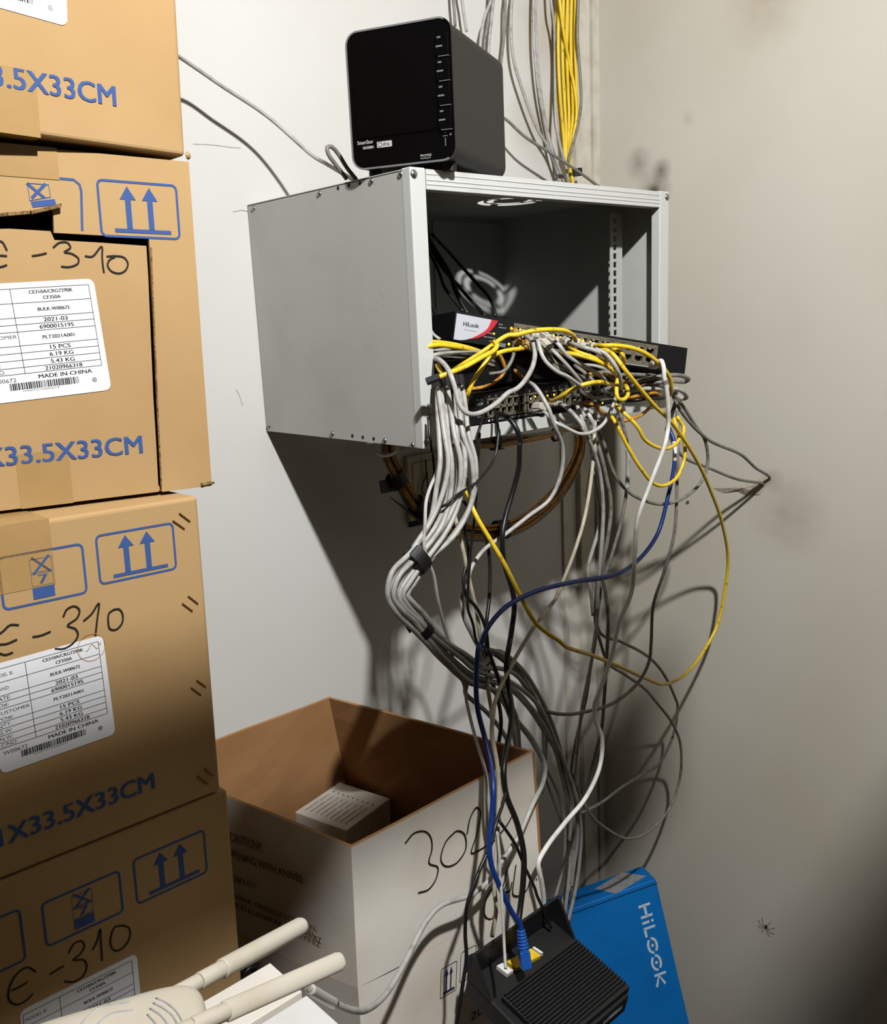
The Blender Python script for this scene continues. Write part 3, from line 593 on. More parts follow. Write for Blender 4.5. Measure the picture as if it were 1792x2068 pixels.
g=Geo(); a,b=F(986,674); put_text(g, fh_, 'PWR', a, b, width=.008, height=.002, h=.0004); a,b=F(977,681); put_text(g, fh_, 'PoE MAX-A', a, b, width=.02, height=.002, h=.0004); a,b=F(1008,656); put_text(g, fh_, 'PoE', a, b, width=.006, height=.002, h=.0004); a,b=F(1007,662); put_text(g, fh_, 'LINK/ACT', a, b, width=.014, height=.002, h=.0004)
a,b=F(988,690); put_text(g, fh_, 'ACT', a, b, width=.005, height=.0018, h=.0004)
yt=-.0055
a0,_=F(1150,670); a1,_=F(1222,690); a2,_=F(1226,690); a3,_=F(1320,705)
for s0,s1 in ((a0,a1),(a2,a3)): g.prism(fh_,[(s0,yt-.0022),(s1,yt-.0022),(s1,yt),(s0,yt)],0,.0004)
g.prism(fh_,[(F(1262,740)[0],-HH+.0022),(a3,-HH+.0022),(a3,-HH+.0044),(F(1262,740)[0],-HH+.0044)],0,.0004)
for k in range(10): x=pa0+pit*(k+2.3); g.prism(fh_,[(x,yt-.0062),(x+.005,yt-.0062),(x+.005,yt-.005),(x,yt-.005)],0,.0004)
link('printed_marks', g, M['lgreyprint'], sw)
g=Geo(); a,b=F(1014,697); link('rating_sticker', Geo().prism(fh_,[(a-.006,b-.003),(a+.006,b-.003),(a+.006,b+.003),(a-.006,b+.003)],0,.0006), M['silver'], sw)
def led(parent, fr, x, y, r=.0013, m='led'):
    a,b=fr.px(x,y); c=fr.pt(a,b,.0); link('led', Geo().dome(c, fr.n, r, r*.9), M[m], parent, smooth=True)
led(sw, fh_, 998, 674, .0016)
for x,y in ((1033,663),(1051,666),(1096,675),(1102,676),(1118,678),(1132,682),(1147,684),(1172,687),(1178,688),(1193,691)): led(sw, fh_, x, y, .0021)
for x,y in ((1028,695),(1051,699)): led(sw, fh_, x, y, .0021)
g=Geo(); a,b=F(1352,742); stroke(g, fh_, rrect(a-.009,b-.006,a+.009,b+.006,.001), .0006,.0003, closed=True); link('blank_socket', g, M['hole'], sw)
# clear plugs in ports without visible cables, some with LED glow painted amber
for k,(x,y) in enumerate(((1036,672),(1055,676),(1083,682),(1044,692),(1060,692),(1098,684),(1120,688),(1138,692),(1170,697),(1182,700),(1196,702))):
    a,b=F(x,y); o=link('network_plug', Geo().obox(fh_,a-.0048,b-.0045,-.004,a+.0048,b+.0045,.012).obox(fh_,a-.002,b+.0045,.0,a+.002,b+.0065,.010), M['plug_glow'] if k in (0,1,3,4) else M['plug'], sw, bevel=.001)

# lower switch
cz0,cz1=.021,.066; CY=-.402; fc=Frame((-.512,CY,cz0),(1,0,0),(0,0,1)); WC=.445; HC=cz1-cz0; c_=fc.px
sc=thing('network_switch','level black rack switch with bare lower port rows at the cabinet bottom','network switch',fc.pt(WC/2,0,-.1))
link('switch_case', Geo().obox(fc,0,0,-.20,WC,HC,-.008), M['bmetal'], sc, bevel=.001)
g=Geo(); g.obox(fc,-.020,0,-.003,0,HC,-.001); link('mounting_ear', g, M['bmetal'], sc); g=Geo().obox(fc,WC,0,-.003,WC+.020,HC,-.001); link('mounting_ear', g, M['bmetal'], sc)
g=Geo(); g.obox(fc,0,HC-.001,-.012,WC,HC+.0004,.0); link('top_edge', g, M['silver'] if False else M['bmetal'], sc)
p0=c_(985,800)[0]; pitC=.0137; blocks=[(p0+k*(6*pitC+.006)) for k in range(4)]
g=Geo(); yb_,ph_=.0085,.0128; B1=yb_+2*ph_
g.obox(fc,0,0,-.008,WC,yb_-.0012,0); g.obox(fc,0,B1+.0012,-.008,WC,HC,0); xs=[0]
for x in blocks: g.obox(fc,xs[-1],yb_-.0012,-.008,x-.0015,B1+.0012,0); xs.append(x+6*pitC+.0015)
g.obox(fc,xs[-1],yb_-.0012,-.008,WC,B1+.0012,0); link('front_panel', g, M['bmetal'], sc)
for x in blocks: port_block(sc, fc, x, yb_, pitC, 2, 6, pitC*.78, ph_, .0004)
g=Geo(); a,b=c_(962,818); put_text(g, fc, 'CISCO', a, b-.001, width=.013, height=.0042, h=.0004, bold=.0004)
for k,hh in enumerate((1.5,2.4,3.6,2.4,1.5,2.4,3.6,2.4,1.5)): g.prism(fc,[(a+k*.0016-.0003,b+.0055),(a+k*.0016+.0005,b+.0055),(a+k*.0016+.0005,b+.0055+hh*.001),(a+k*.0016-.0003,b+.0055+hh*.001)],0,.0004)
for x in blocks:
    for k in range(6): put_text(g, fc, str(2*k+1)+'X', x+k*pitC+.002, HC-.0075, height=.0022, h=.0004)
a,b=c_(986,862); put_text(g, fc, 'SG200-50 50-Port Gigabit Smart Switch', a, .0012, width=.085, height=.0032, h=.0004); a,b=c_(964,844); put_text(g, fc, 'System', a, b, width=.009, height=.002, h=.0004)
link('printed_marks', g, M['lgreyprint'], sc)
for x,y,m in ((976,842,'led'),(988,850,'ledw'),(1072,805,'ledw'),(1081,801,'led'),(1106,799,'led'),(1119,797,'led'),(1217,814,'led')): led(sc, fc, x, y, .0017 if m=='led' else .0012, m)
a,b=c_(941,813); g=Geo().disc(fc,a,b,.0042,0,.0003,16); link('ear_hole', g, M['hole'], sc)
for k,(x,y) in enumerate(((1082,818),(1096,822),(1085,828),(1110,814))):
    a,b=c_(x,y); link('network_plug', Geo().obox(fc,a-.0055,b-.0045,-.004,a+.0055,b+.0045,.014), M['plug'], sc, bevel=.001)
# middle device
fp=Frame((-.505,-.372,.073),(1,0,0),(0,0,1)); pp=thing('patch_panel','plain black panel in the dark gap between the two switches','patch panel',fp.pt(.22,0,-.05))
link('panel_body', Geo().obox(fp,0,0,-.10,.45,.040,-.002), M['bmetal'], pp, bevel=.001)
g=Geo()
for z in (.012,.018,.024): g.obox(fp,.17,z,-.002,.40,z+.002,.0012)
link('panel_ridges', g, M['bmetal'], pp)
port_block(pp, fp, .30, .006, .0145, 1, 8, .011, .013, .0, name='socket_row')
link('support_bracket', Geo().obox(fp,-.01,-.006,-.3,0,.0,.0).obox(fp,.45,-.006,-.3,.455,.0,.0), M['bmetal'], pp)

# ================================================================ cables
CABLES = [
 ('network_cable','yellow cable arching high over the top switch face, then running down left','yellow',3.3,'s',
  [(1163.9,689.2,-.455),(1157.2,676.7,-.475),(1140.4,667.8,-.485),(1107.0,665.4,-.485),(1073.5,668.7,-.475),(1040.0,676.7,-.465),(1027.4,676.7,-.46),(1005.1,689.2,-.455),(995.6,696.3,-.45),(971.6,712.5,-.44),(931.4,738.1,-.42),(915.8,748.2,-.40),(902.4,756.0,-.38)]),
 ('network_cable','thick yellow cable running diagonally from below the red curve to the black boots at left','yellow',3.4,'',
  [(997.8,689.9,-.46),(1004.0,697.4,-.47),(998.4,707.4,-.475),(971.6,722.5,-.475),(938.1,741.5,-.47),(908.0,753.2,-.465),(879.0,764.4,-.455)]),
 ('network_cable','yellow cable bending down to the round hole at the left end of the lower switch','yellow',3.3,'s',
  [(1067.3,700.2,-.43),(1051.2,704.6,-.455),(1027.4,707.4,-.46),(1008.4,712.5,-.46),(988.3,724.7,-.455),(969.4,749.3,-.45),(954.9,771.6,-.445),(945.9,793.9,-.44),(942.8,804.0,-.43),(942.4,812.9,-.405)]),
 ('network_cable',"upper of the two yellow cables entering from behind the cabinet's left front edge",'yellow',3.1,'',
  [(849.4,687.3,-.375),(860.0,689.2,-.40),(904.6,693.5,-.40),(938.1,700.2,-.40),(964.9,708.0,-.39),(982.8,715.8,-.38)]),
 ('network_cable',"lower of the two yellow cables entering from behind the cabinet's left front edge",'yellow',3.3,'',
  [(849.4,703.0,-.375),(860.0,700.4,-.405),(882.3,696.8,-.41),(910.2,699.3,-.41),(954.9,706.9,-.40),(977.2,713.6,-.385)]),
 ('network_cable','yellow cable curving over the top switch right ports, dropping beside the white cable','yellow',3.3,'s',
  [(1200.0,698.5,-.47),(1222.3,697.4,-.50),(1244.6,697.7,-.51),(1278.1,703.0,-.52),(1306.0,714.7,-.525),(1333.9,737.0,-.525),(1352.9,762.7,-.52),(1356.8,788.3,-.51),(1355.1,797.3,-.50)]),
 ('network_cable','long yellow cable making the biggest loop, out over the right wall and back','yellow',3.3,'',
  [(1206.7,703.0,-.48),(1222.3,706.9,-.50),(1238.5,715.8,-.515),(1259.2,742.6,-.53),(1294.9,787.2,-.53),(1322.8,819.6,-.525),(1356.2,852.0,-.515),(1401.1,918.0,-.50),(1435.9,990.6,-.465),(1460.6,1063.1,-.43),(1470.8,1135.6,-.40),(1462.0,1208.2,-.385),(1447.5,1266.2,-.375),(1415.6,1324.2,-.375),(1386.6,1359.0,-.38),(1343.1,1381.7,-.40),(1302.5,1369.2,-.42),(1256.1,1348.0,-.45),(1198.0,1324.2,-.475),(1140.0,1303.9,-.50),(1130.6,1295.3,-.50),(1083.2,1259.0,-.50),(1049.7,1200.4,-.495),(1019.0,1139.0,-.49),(991.1,1091.6,-.48),(963.2,1044.2,-.47),(943.7,999.5,-.45),(935.3,971.6,-.43)]),
 ('network_cable','yellow cable with a glowing plug above the dark gap, sweeping right under its neighbour','yellow',3.3,'',
  [(1131.5,714.9,-.45),(1151.6,713.8,-.48),(1185.1,721.4,-.50),(1207.4,729.2,-.51),(1235.3,745.9,-.51),(1234.6,745.9,-.51),(1244.6,757.1,-.50),(1248.0,767.1,-.48)]),
 ('network_cable','yellow cable from the middle ports ending in a rounded bend beside the grey cables','yellow',3.2,'',
  [(1148.3,699.1,-.46),(1168.3,711.3,-.49),(1196.2,721.4,-.505),(1218.6,729.2,-.505),(1230.8,737.0,-.50),(1236.8,740.4,-.48)]),
 ('network_cable','short yellow cable hooking down below the right ports of the top switch','yellow',3.0,'',
  [(1235.7,704.6,-.49),(1250.2,708.5,-.505),(1259.2,718.0,-.51),(1260.8,729.2,-.505),(1259.7,740.4,-.49)]),
 ('network_cable','yellow cable curled into a small hook in the middle of the tangle','yellow',3.2,'',
  [(1249.1,760.4,-.51),(1245.2,785.0,-.52),(1247.4,802.9,-.525),(1255.8,807.9,-.525),(1267.0,800.6,-.52),(1268.6,788.3,-.51),(1263.6,778.3,-.50)]),
 ('network_cable',"yellow cable rising from the lower switch's middle ports to the right",'yellow',3.4,'',
  [(1111.4,809.6,-.415),(1120.4,808.4,-.44),(1134.9,799.5,-.46),(1151.6,788.9,-.475),(1179.5,776.6,-.49),(1207.4,771.6,-.50),(1228.6,775.0,-.49),(1246.9,778.3,-.47)]),
 ('network_cable','yellow cable in the smaller hanging loop below the right end of the lower switch','yellow',3.0,'',
  [(1243.5,816.2,-.47),(1258.0,831.9,-.50),(1275.9,848.6,-.51),(1289.3,864.2,-.515),(1302.5,887.6,-.515),(1337.3,905.8,-.515),(1363.4,898.3,-.51),(1372.7,883.2,-.505),(1369.5,871.1,-.50),(1361.1,844.3,-.49)]),
 ('network_cable','yellow cable in the deeper hanging loop crossing behind the white cable','yellow',3.1,'',
  [(1230.1,834.1,-.46),(1244.6,855.3,-.48),(1270.6,906.4,-.49),(1296.7,948.5,-.495),(1319.9,975.5,-.495),(1343.1,980.4,-.495),(1369.2,961.5,-.495),(1383.7,918.0,-.495),(1380.8,877.4,-.495),(1381.2,862.8,-.49),(1367.8,841.0,-.485)]),
 ('network_cable','dirty yellow cable sagging under the right end of the lower switch','orange',2.8,'',
  [(1323.9,812.9,-.44),(1311.6,824.6,-.45),(1294.9,838.6,-.455),(1275.9,846.6,-.455),(1260.3,849.7,-.45),(1248.0,845.8,-.44)]),
 ('network_cable','short stub of yellow cable above the black boots at left','yellow',3.2,'',
  [(882.9,737.0,-.43),(889.0,748.2,-.44),(895.7,756.0,-.45)]),
 ('network_cable','dirty orange cable bowed in the dark gap between the switches','orange',2.8,'',
  [(927.0,785.0,-.36),(960.4,784.4,-.37),(988.3,778.3,-.38),(1010.7,762.7,-.38),(1021.8,748.2,-.38),(1018.5,737.0,-.38),(1012.9,722.5,-.38),(1008.4,714.7,-.38)]),
 ('network_cable','short orange cable stub left of the big grey curve','orange',3.0,'',
  [(1039.7,747.6,-.39),(1049.7,757.1,-.40),(1059.8,767.1,-.40)]),
 ('network_cable','orange cable behind the tangle at the right of the middle device','orange',2.8,'',
  [(1182.9,762.7,-.43),(1196.2,758.2,-.44),(1218.6,754.9,-.44),(1228.6,758.2,-.43),(1242.4,767.1,-.43),(1271.4,770.5,-.43),(1284.8,767.1,-.42)]),
 ('network_cable',"dull yellow cable low behind the tangle near the lower switch's right end",'orange',2.9,'',
  [(1271.4,804.0,-.46),(1284.8,800.1,-.47),(1300.4,797.3,-.47),(1322.8,793.9,-.46),(1333.9,798.4,-.45)]),
 ('network_cable','grey cable making the wide U across the face of the lower switch','grey',3.5,'e',
  [(876.7,723.6,-.40),(889.0,728.1,-.44),(902.4,741.5,-.46),(912.5,762.7,-.475),(920.3,788.3,-.48),(927.0,814.0,-.485),(938.1,830.8,-.49),(954.9,836.9,-.49),(977.2,830.8,-.49),(1005.1,812.9,-.49),(1027.4,792.8,-.49),(1044.5,785.0,-.49),(1062.3,766.0,-.49),(1076.8,738.1,-.485),(1080.7,710.2,-.475),(1075.7,690.1,-.46),(1061.2,676.7,-.43)]),
 ('network_cable','long grey cable leaving the dark gap, curving under the cabinet and back left','grey',3.2,'',
  [(1060.1,769.4,-.42),(1069.0,771.6,-.44),(1084.6,785.0,-.47),(1095.8,801.7,-.48),(1109.2,827.4,-.49),(1118.1,855.3,-.49),(1136.2,901.9,-.48),(1133.4,957.7,-.47),(1111.1,1007.9,-.46),(1069.2,1041.4,-.45),(1019.0,1080.4,-.44),(977.2,1111.1,-.43),(952.1,1147.4,-.43),(945.9,1167.5,-.43),(934.2,1198.8,-.43),(932.7,1217.5,-.43),(938.1,1248.8,-.43),(950.6,1275.3,-.43),(964.7,1301.9,-.43),(981.9,1323.8,-.44),(1007.5,1367.5,-.45),(1020.0,1398.8,-.46),(1029.4,1433.1,-.46),(1038.8,1467.5,-.45),(1043.4,1514.4,-.44),(1043.4,1537.8,-.43),(1045.0,1561.2,-.42)]),
 ('network_cable','pale grey cable sagging in a shallow U below the lower switch','palegrey',2.8,'',
  [(1075.7,830.8,-.42),(1095.8,830.2,-.44),(1109.2,840.8,-.46),(1123.7,854.2,-.475),(1136.7,860.2,-.48),(1170.2,875.8,-.485),(1195.3,872.8,-.485),(1220.5,854.4,-.485),(1237.2,820.9,-.485),(1244.7,800.8,-.48)]),
 ('network_cable',"grey cable dropping straight from the lower switch's middle ports to the floor",'grey',3.3,'s',
  [(1129.3,814.0,-.42),(1146.0,824.1,-.45),(1162.8,840.8,-.47),(1177.3,859.8,-.48),(1178.1,865.6,-.48),(1197.6,907.4,-.47),(1211.5,954.9,-.46),(1218.5,1027.4,-.45),(1214.3,1111.1,-.44),(1207.4,1194.8,-.43),(1204.6,1278.5,-.42),(1193.2,1343.7,-.41),(1176.5,1427.4,-.40),(1166.4,1511.1,-.38),(1161.4,1578.0,-.36),(1158.0,1645.0,-.35),(1153.0,1712.0,-.34),(1143.0,1795.7,-.33),(1134.6,1859.3,-.33)]),
 ('network_cable','pale grey cable falling from the third group of ports across the tangle','palegrey',3.0,'s',
  [(1082.4,678.4,-.45),(1088.0,693.5,-.48),(1093.6,713.6,-.49),(1102.5,730.3,-.495),(1123.7,749.3,-.50),(1146.0,760.4,-.50),(1168.3,776.1,-.49),(1185.1,786.1,-.48)]),
 ('network_cable','light grey cable running from the middle ports under two yellow cables','palegrey',3.0,'s',
  [(1107.0,681.2,-.45),(1129.3,696.8,-.475),(1143.8,715.8,-.48),(1168.3,732.5,-.485),(1196.2,748.2,-.49),(1213.0,758.2,-.49),(1224.2,769.4,-.48)]),
 ('network_cable','grey cable leaving the ports above the paired yellow cables','grey',3.1,'s',
  [(1147.1,690.1,-.46),(1173.9,700.2,-.495),(1201.8,708.0,-.51),(1218.6,716.9,-.515),(1228.6,728.1,-.51)]),
 ('network_cable','grey cable bending down steeply over the paired yellow cables','grey',3.2,'',
  [(1205.2,705.8,-.49),(1206.7,706.3,-.51),(1222.3,713.6,-.52),(1235.7,728.1,-.53),(1246.9,745.9,-.535),(1253.6,766.0,-.53),(1254.7,785.0,-.52)]),
 ('network_cable','grey cable with a clear plug hanging loose below the middle ports','grey',2.9,'s',
  [(1111.4,702.4,-.46),(1129.3,720.3,-.475),(1146.0,738.1,-.48),(1162.8,758.2,-.48),(1175.0,773.8,-.475)]),
 ('network_cable','dark grey cable in the tangle below the clear loose plug','darkgrey',3.0,'',
  [(1095.8,693.5,-.44),(1117.0,727.0,-.455),(1134.9,740.4,-.46),(1157.2,752.6,-.46),(1179.5,763.8,-.46),(1192.9,770.5,-.455)]),
 ('network_cable','darker grey cable lowest in the slanted tangle of the middle gap','darkgrey',3.2,'',
  [(1102.5,718.0,-.43),(1120.4,737.0,-.44),(1140.4,756.0,-.45),(1160.5,776.1,-.46),(1173.9,790.6,-.46),(1190.7,799.5,-.46),(1207.4,804.0,-.455),(1224.2,798.4,-.45)]),
 ('network_cable','grey cable running level beneath the paired yellow cables','grey',2.7,'',
  [(1178.4,735.9,-.42),(1201.8,738.7,-.43),(1224.2,745.4,-.44),(1246.9,756.0,-.44)]),
 ('network_cable','grey cable looping out past the right end of the top switch','darkgrey',3.6,'',
  [(1262.5,759.3,-.42),(1280.4,771.6,-.47),(1300.4,767.1,-.49),(1333.9,760.4,-.505),(1361.8,757.7,-.51),(1381.9,760.4,-.50),(1390.8,766.6,-.49),(1383.0,771.0,-.48),(1359.6,769.9,-.47),(1322.8,772.7,-.45),(1289.3,778.3,-.43)]),
 ('network_cable','grey cable looping out to the right just above the tied bunch','grey',3.6,'',
  [(1250.2,793.9,-.43),(1278.1,788.3,-.46),(1300.4,785.0,-.485),(1339.5,785.0,-.50),(1367.4,786.1,-.505),(1383.0,793.9,-.50),(1386.4,803.4,-.49),(1377.5,805.1,-.48),(1367.4,797.3,-.475),(1360.7,788.3,-.47),(1345.1,786.1,-.46)]),
 ('network_cable','dark grey cable running down right from the tied bunch to the wall hole','darkgrey',3.0,'',
  [(1356.2,791.7,-.47),(1370.8,821.8,-.475),(1389.7,848.6,-.475),(1433.0,889.0,-.47),(1496.9,918.0,-.46),(1525.9,944.1,-.45),(1554.9,967.3,-.44),(1566.5,973.2,-.425)]),
 ('network_cable','grey cable hanging in the wide U below the right of the cabinet','darkgrey',3.0,'',
  [(1358.5,793.9,-.475),(1380.8,821.8,-.475),(1406.9,862.9,-.47),(1424.3,889.0,-.465),(1430.1,932.5,-.46),(1418.5,970.3,-.455),(1386.6,1002.2,-.45),(1343.1,1018.1,-.445),(1302.5,1010.9,-.445),(1270.6,993.5,-.44),(1241.5,958.6,-.44),(1222.7,903.5,-.44),(1209.6,868.7,-.44),(1208.7,854.4,-.44),(1198.7,839.3,-.43)]),
 ('network_cable','dark grey cable coming back from the wall hole behind the biggest yellow loop','darkgrey',2.9,'',
  [(1566.5,971.7,-.425),(1540.4,976.1,-.43),(1488.2,967.3,-.43),(1430.1,944.1,-.43),(1386.6,926.7,-.43),(1366.3,906.4,-.43),(1351.8,877.4,-.43)]),
 ('network_cable','mottled grey cable hanging from a pale sleeve right of the grey strands','darkgrey',3.0,'',
  [(1252.5,814.0,-.44),(1254.7,838.6,-.45),(1259.2,859.8,-.45),(1267.7,903.5,-.45),(1267.1,976.1,-.44),(1256.1,1048.6,-.43),(1235.7,1121.1,-.42),(1216.0,1179.1,-.41),(1208.2,1237.2,-.40),(1198.0,1312.6,-.40),(1183.5,1411.3,-.39),(1171.9,1460.0,-.38),(1154.7,1544.6,-.36),(1149.7,1628.3,-.35),(1151.3,1728.7,-.34),(1141.3,1812.4,-.33),(1131.3,1862.6,-.33)]),
 ('network_cable','light grey cable swinging left from the switch down behind the navy cable','beige',3.0,'',
  [(1210.4,817.6,-.42),(1203.7,837.6,-.44),(1200.9,874.5,-.46),(1198.0,932.5,-.46),(1183.5,1034.1,-.46),(1163.2,1106.6,-.46),(1140.0,1167.5,-.46),(1122.3,1208.8,-.47),(1074.8,1272.9,-.48),(1030.2,1348.3,-.49),(1037.2,1337.8,-.50),(1013.8,1381.6,-.51),(999.7,1420.6,-.53),(996.6,1444.1,-.545),(993.4,1475.3,-.56),(996.6,1498.8,-.575),(1004.4,1545.6,-.59),(1007.4,1594.8,-.595),(1004.0,1695.2,-.60),(999.0,1795.7,-.605),(1002.3,1833.9,-.605),(994.0,1890.8,-.60)]),
 ('network_cable','dirty grey cable in the twisted strand hanging behind the white cable','darkgrey',3.4,'',
  [(1200.4,837.6,-.42),(1195.1,865.8,-.44),(1209.6,903.5,-.45),(1224.1,961.5,-.45),(1234.3,1022.5,-.445),(1227.0,1092.1,-.44),(1216.0,1150.1,-.43),(1222.7,1193.7,-.425),(1228.5,1251.7,-.42),(1224.1,1353.2,-.41),(1216.9,1460.0,-.40),(1215.0,1474.3,-.39),(1204.9,1514.4,-.38),(1188.2,1578.0,-.37),(1169.8,1661.7,-.35),(1161.4,1762.2,-.34),(1149.7,1862.6,-.33)]),
 ('network_cable','dirty grey cable left in the twisted strand, reaching the grey coil','darkgrey',3.0,'',
  [(1192.0,836.0,-.42),(1177.7,860.0,-.44),(1198.0,912.2,-.45),(1212.5,976.1,-.45),(1218.3,1048.6,-.44),(1216.0,1121.1,-.43),(1205.3,1193.7,-.42),(1202.4,1251.7,-.41),(1212.5,1295.2,-.40),(1227.0,1335.8,-.40),(1261.9,1361.9,-.38),(1302.5,1390.9,-.36),(1325.4,1417.3,-.34),(1362.3,1467.6,-.32),(1375.7,1511.1,-.31),(1372.3,1578.0,-.30),(1348.9,1638.3,-.30),(1308.7,1680.2,-.30),(1268.5,1693.5,-.31),(1225.0,1673.5,-.33),(1191.5,1641.7,-.37),(1174.8,1611.5,-.36),(1154.7,1561.3,-.355)]),
 ('network_cable','grey cable forming the inner round loop right of the white cable','darkgrey',3.0,'',
  [(1202.4,1237.2,-.385),(1212.5,1277.8,-.385),(1256.1,1296.6,-.385),(1314.1,1330.0,-.35),(1343.1,1364.8,-.33),(1364.9,1411.3,-.31),(1369.0,1427.4,-.30),(1362.3,1477.6,-.295),(1335.5,1537.9,-.30),(1302.0,1561.3,-.31),(1258.5,1588.1,-.33),(1208.3,1624.9,-.37),(1174.8,1641.7,-.365)]),
 ('network_cable','white cable falling from the right end of the top switch to the open white carton','white',3.6,'s',
  [(1320.0,737.0,-.49),(1326.1,732.5,-.51),(1337.3,730.3,-.535),(1341.2,744.8,-.54),(1341.7,760.4,-.54),(1346.2,782.8,-.54),(1350.1,827.4,-.535),(1350.1,859.8,-.53),(1343.1,897.7,-.53),(1314.1,976.1,-.52),(1288.5,1048.6,-.515),(1282.7,1121.1,-.51),(1276.4,1193.7,-.51),(1250.3,1260.4,-.51),(1235.7,1324.2,-.51),(1205.3,1411.3,-.51),(1201.6,1420.7,-.51),(1203.2,1454.2,-.51),(1216.6,1494.3,-.51),(1211.6,1547.9,-.515),(1184.8,1608.2,-.53),(1141.3,1661.7,-.55),(1101.1,1715.3,-.575),(1087.7,1742.1,-.58),(1094.4,1782.3,-.58),(1098.5,1822.4,-.575),(1096.1,1862.6,-.57)]),
 ('network_cable','navy blue cable crossing the tangle and plugged into the black modem','navy',3.5,'',
  [(1353.2,868.7,-.46),(1362.0,891.9,-.47),(1362.0,938.3,-.475),(1348.9,1005.1,-.475),(1328.6,1077.6,-.475),(1290.9,1129.8,-.48),(1241.5,1161.7,-.49),(1183.5,1171.9,-.49),(1239.4,1162.7,-.49),(1144.6,1178.1,-.50),(1074.8,1197.6,-.505),(1019.0,1228.3,-.51),(982.7,1272.9,-.515),(966.0,1317.6,-.52),(967.2,1303.5,-.53),(962.2,1360.4,-.54),(964.5,1427.4,-.55),(980.6,1494.3,-.57),(992.3,1544.6,-.59),(996.7,1594.8,-.61),(994.0,1645.0,-.615),(989.0,1695.2,-.62),(992.3,1745.4,-.625),(1007.4,1785.6,-.63),(1034.2,1842.5,-.635),(1050.9,1867.4,-.64),(1054.9,1897.5,-.645)]),
 ('network_cable','brownish grey cable hanging down the right and curving back left below','darkgrey',3.0,'',
  [(1367.8,829.3,-.42),(1371.1,871.1,-.43),(1369.2,912.2,-.44),(1367.8,976.1,-.44),(1362.0,1077.6,-.44),(1343.1,1150.1,-.44),(1319.9,1222.7,-.44),(1315.5,1295.2,-.44),(1311.2,1335.8,-.44),(1290.9,1376.4,-.44),(1241.5,1418.5,-.44),(1183.5,1437.4,-.44),(1141.3,1442.5,-.44),(1101.1,1434.1,-.44),(1074.3,1407.3,-.44),(1037.5,1353.7,-.44),(995.0,1319.1,-.45),(985.6,1316.7,-.46)]),
 ('network_cable','thin light cable hanging in front of the grey bundle, left of the tie','palegrey',2.4,'',
  [(890.9,926.0,-.44),(886.7,942.8,-.455),(878.3,963.7,-.47),(868.6,986.0,-.48),(860.9,1012.5,-.485),(858.5,1061.4,-.49),(856.3,1096.2,-.49),(861.6,1125.5,-.49),(875.6,1161.2,-.485),(885.0,1212.8,-.48),(900.6,1275.3,-.47),(910.0,1306.6,-.47),(916.2,1337.8,-.465),(933.4,1373.8,-.46),(937.2,1383.1,-.46),(943.4,1420.6,-.47),(954.4,1467.5,-.49),(966.9,1511.2,-.52),(980.9,1559.7,-.56),(990.7,1645.0,-.575),(1000.7,1678.5,-.58)]),
 ('network_cable','twisted cream cable dropping behind the thin black cords','beige',3.0,'',
  [(910.2,1016.2,-.43),(921.4,1052.5,-.435),(932.5,1097.2,-.44),(941.5,1139.0,-.44),(952.1,1189.2,-.44),(963.2,1236.7,-.44),(969.4,1283.1,-.45),(975.6,1322.2,-.46),(985.0,1376.9,-.47),(985.6,1389.4,-.48),(991.9,1428.4,-.49),(994.2,1459.7,-.52),(995.0,1498.8,-.56),(1007.5,1560.0,-.585)]),
 ('power_cord','thick black power cord from the lower switch down to the modem','black',4.0,'',
  [(1004.1,835.1,-.41),(1017.5,839.3,-.44),(1032.5,849.4,-.455),(1045.9,871.1,-.465),(1051.8,894.6,-.465),(1050.3,896.3,-.465),(1048.3,943.7,-.46),(1035.8,993.9,-.455),(1021.8,1041.4,-.455),(1014.8,1083.2,-.46),(1019.0,1139.0,-.46),(1034.4,1189.2,-.465),(1039.1,1222.7,-.47),(1030.2,1295.3,-.48),(1030.2,1295.6,-.49),(1023.1,1342.5,-.50),(1027.8,1389.4,-.51),(1033.8,1428.4,-.53),(1030.9,1475.3,-.55),(1022.3,1514.4,-.57),(1017.4,1561.3,-.585),(1022.5,1604.8,-.59),(1044.2,1661.7,-.60),(1057.6,1722.0,-.61),(1056.9,1778.9,-.615),(1050.9,1833.9,-.62),(1047.5,1860.7,-.625)]),
 ('power_cord',"thin black twin cord from beside the maker's mark on the lower switch",'black',2.0,'',
  [(985.7,818.4,-.415),(973.9,846.0,-.44),(965.9,881.2,-.45),(964.2,918.0,-.455),(968.8,874.0,-.455),(965.4,943.7,-.455),(960.4,1027.4,-.455),(952.6,1097.2,-.455),(947.9,1153.0,-.455),(945.2,1197.2,-.455),(945.2,1228.4,-.455),(955.3,1259.7,-.455),(964.7,1298.8,-.46),(978.8,1306.6,-.47),(986.6,1323.8,-.48)]),
 ('power_cord','thin glossy black cord crossing in front of the grey bundle','black',1.9,'',
  [(999.0,825.1,-.42),(1004.9,854.4,-.44),(1008.8,879.5,-.455),(1007.9,868.4,-.47),(999.5,924.2,-.48),(966.0,970.2,-.49),(921.4,1000.9,-.495),(896.2,1021.8,-.49),(882.3,1026.0,-.48)]),
 ('power_cord',"black cord swaying left behind the biggest yellow cable's lower end",'black',2.6,'',
  [(943.1,957.7,-.42),(946.5,1013.5,-.425),(938.7,1069.3,-.43),(947.0,1119.5,-.435),(935.9,1166.9,-.44),(940.9,1200.4,-.445),(963.2,1228.3,-.45),(980.0,1264.6,-.46),(986.9,1320.4,-.47),(985.6,1311.2,-.48),(996.6,1339.4,-.49),(1007.5,1373.8,-.50),(1020.0,1412.8,-.52),(1031.7,1448.8,-.535)]),
 ('power_cord','black cord falling straight behind the upper part of the diagonal yellow cable','black',3.0,'',
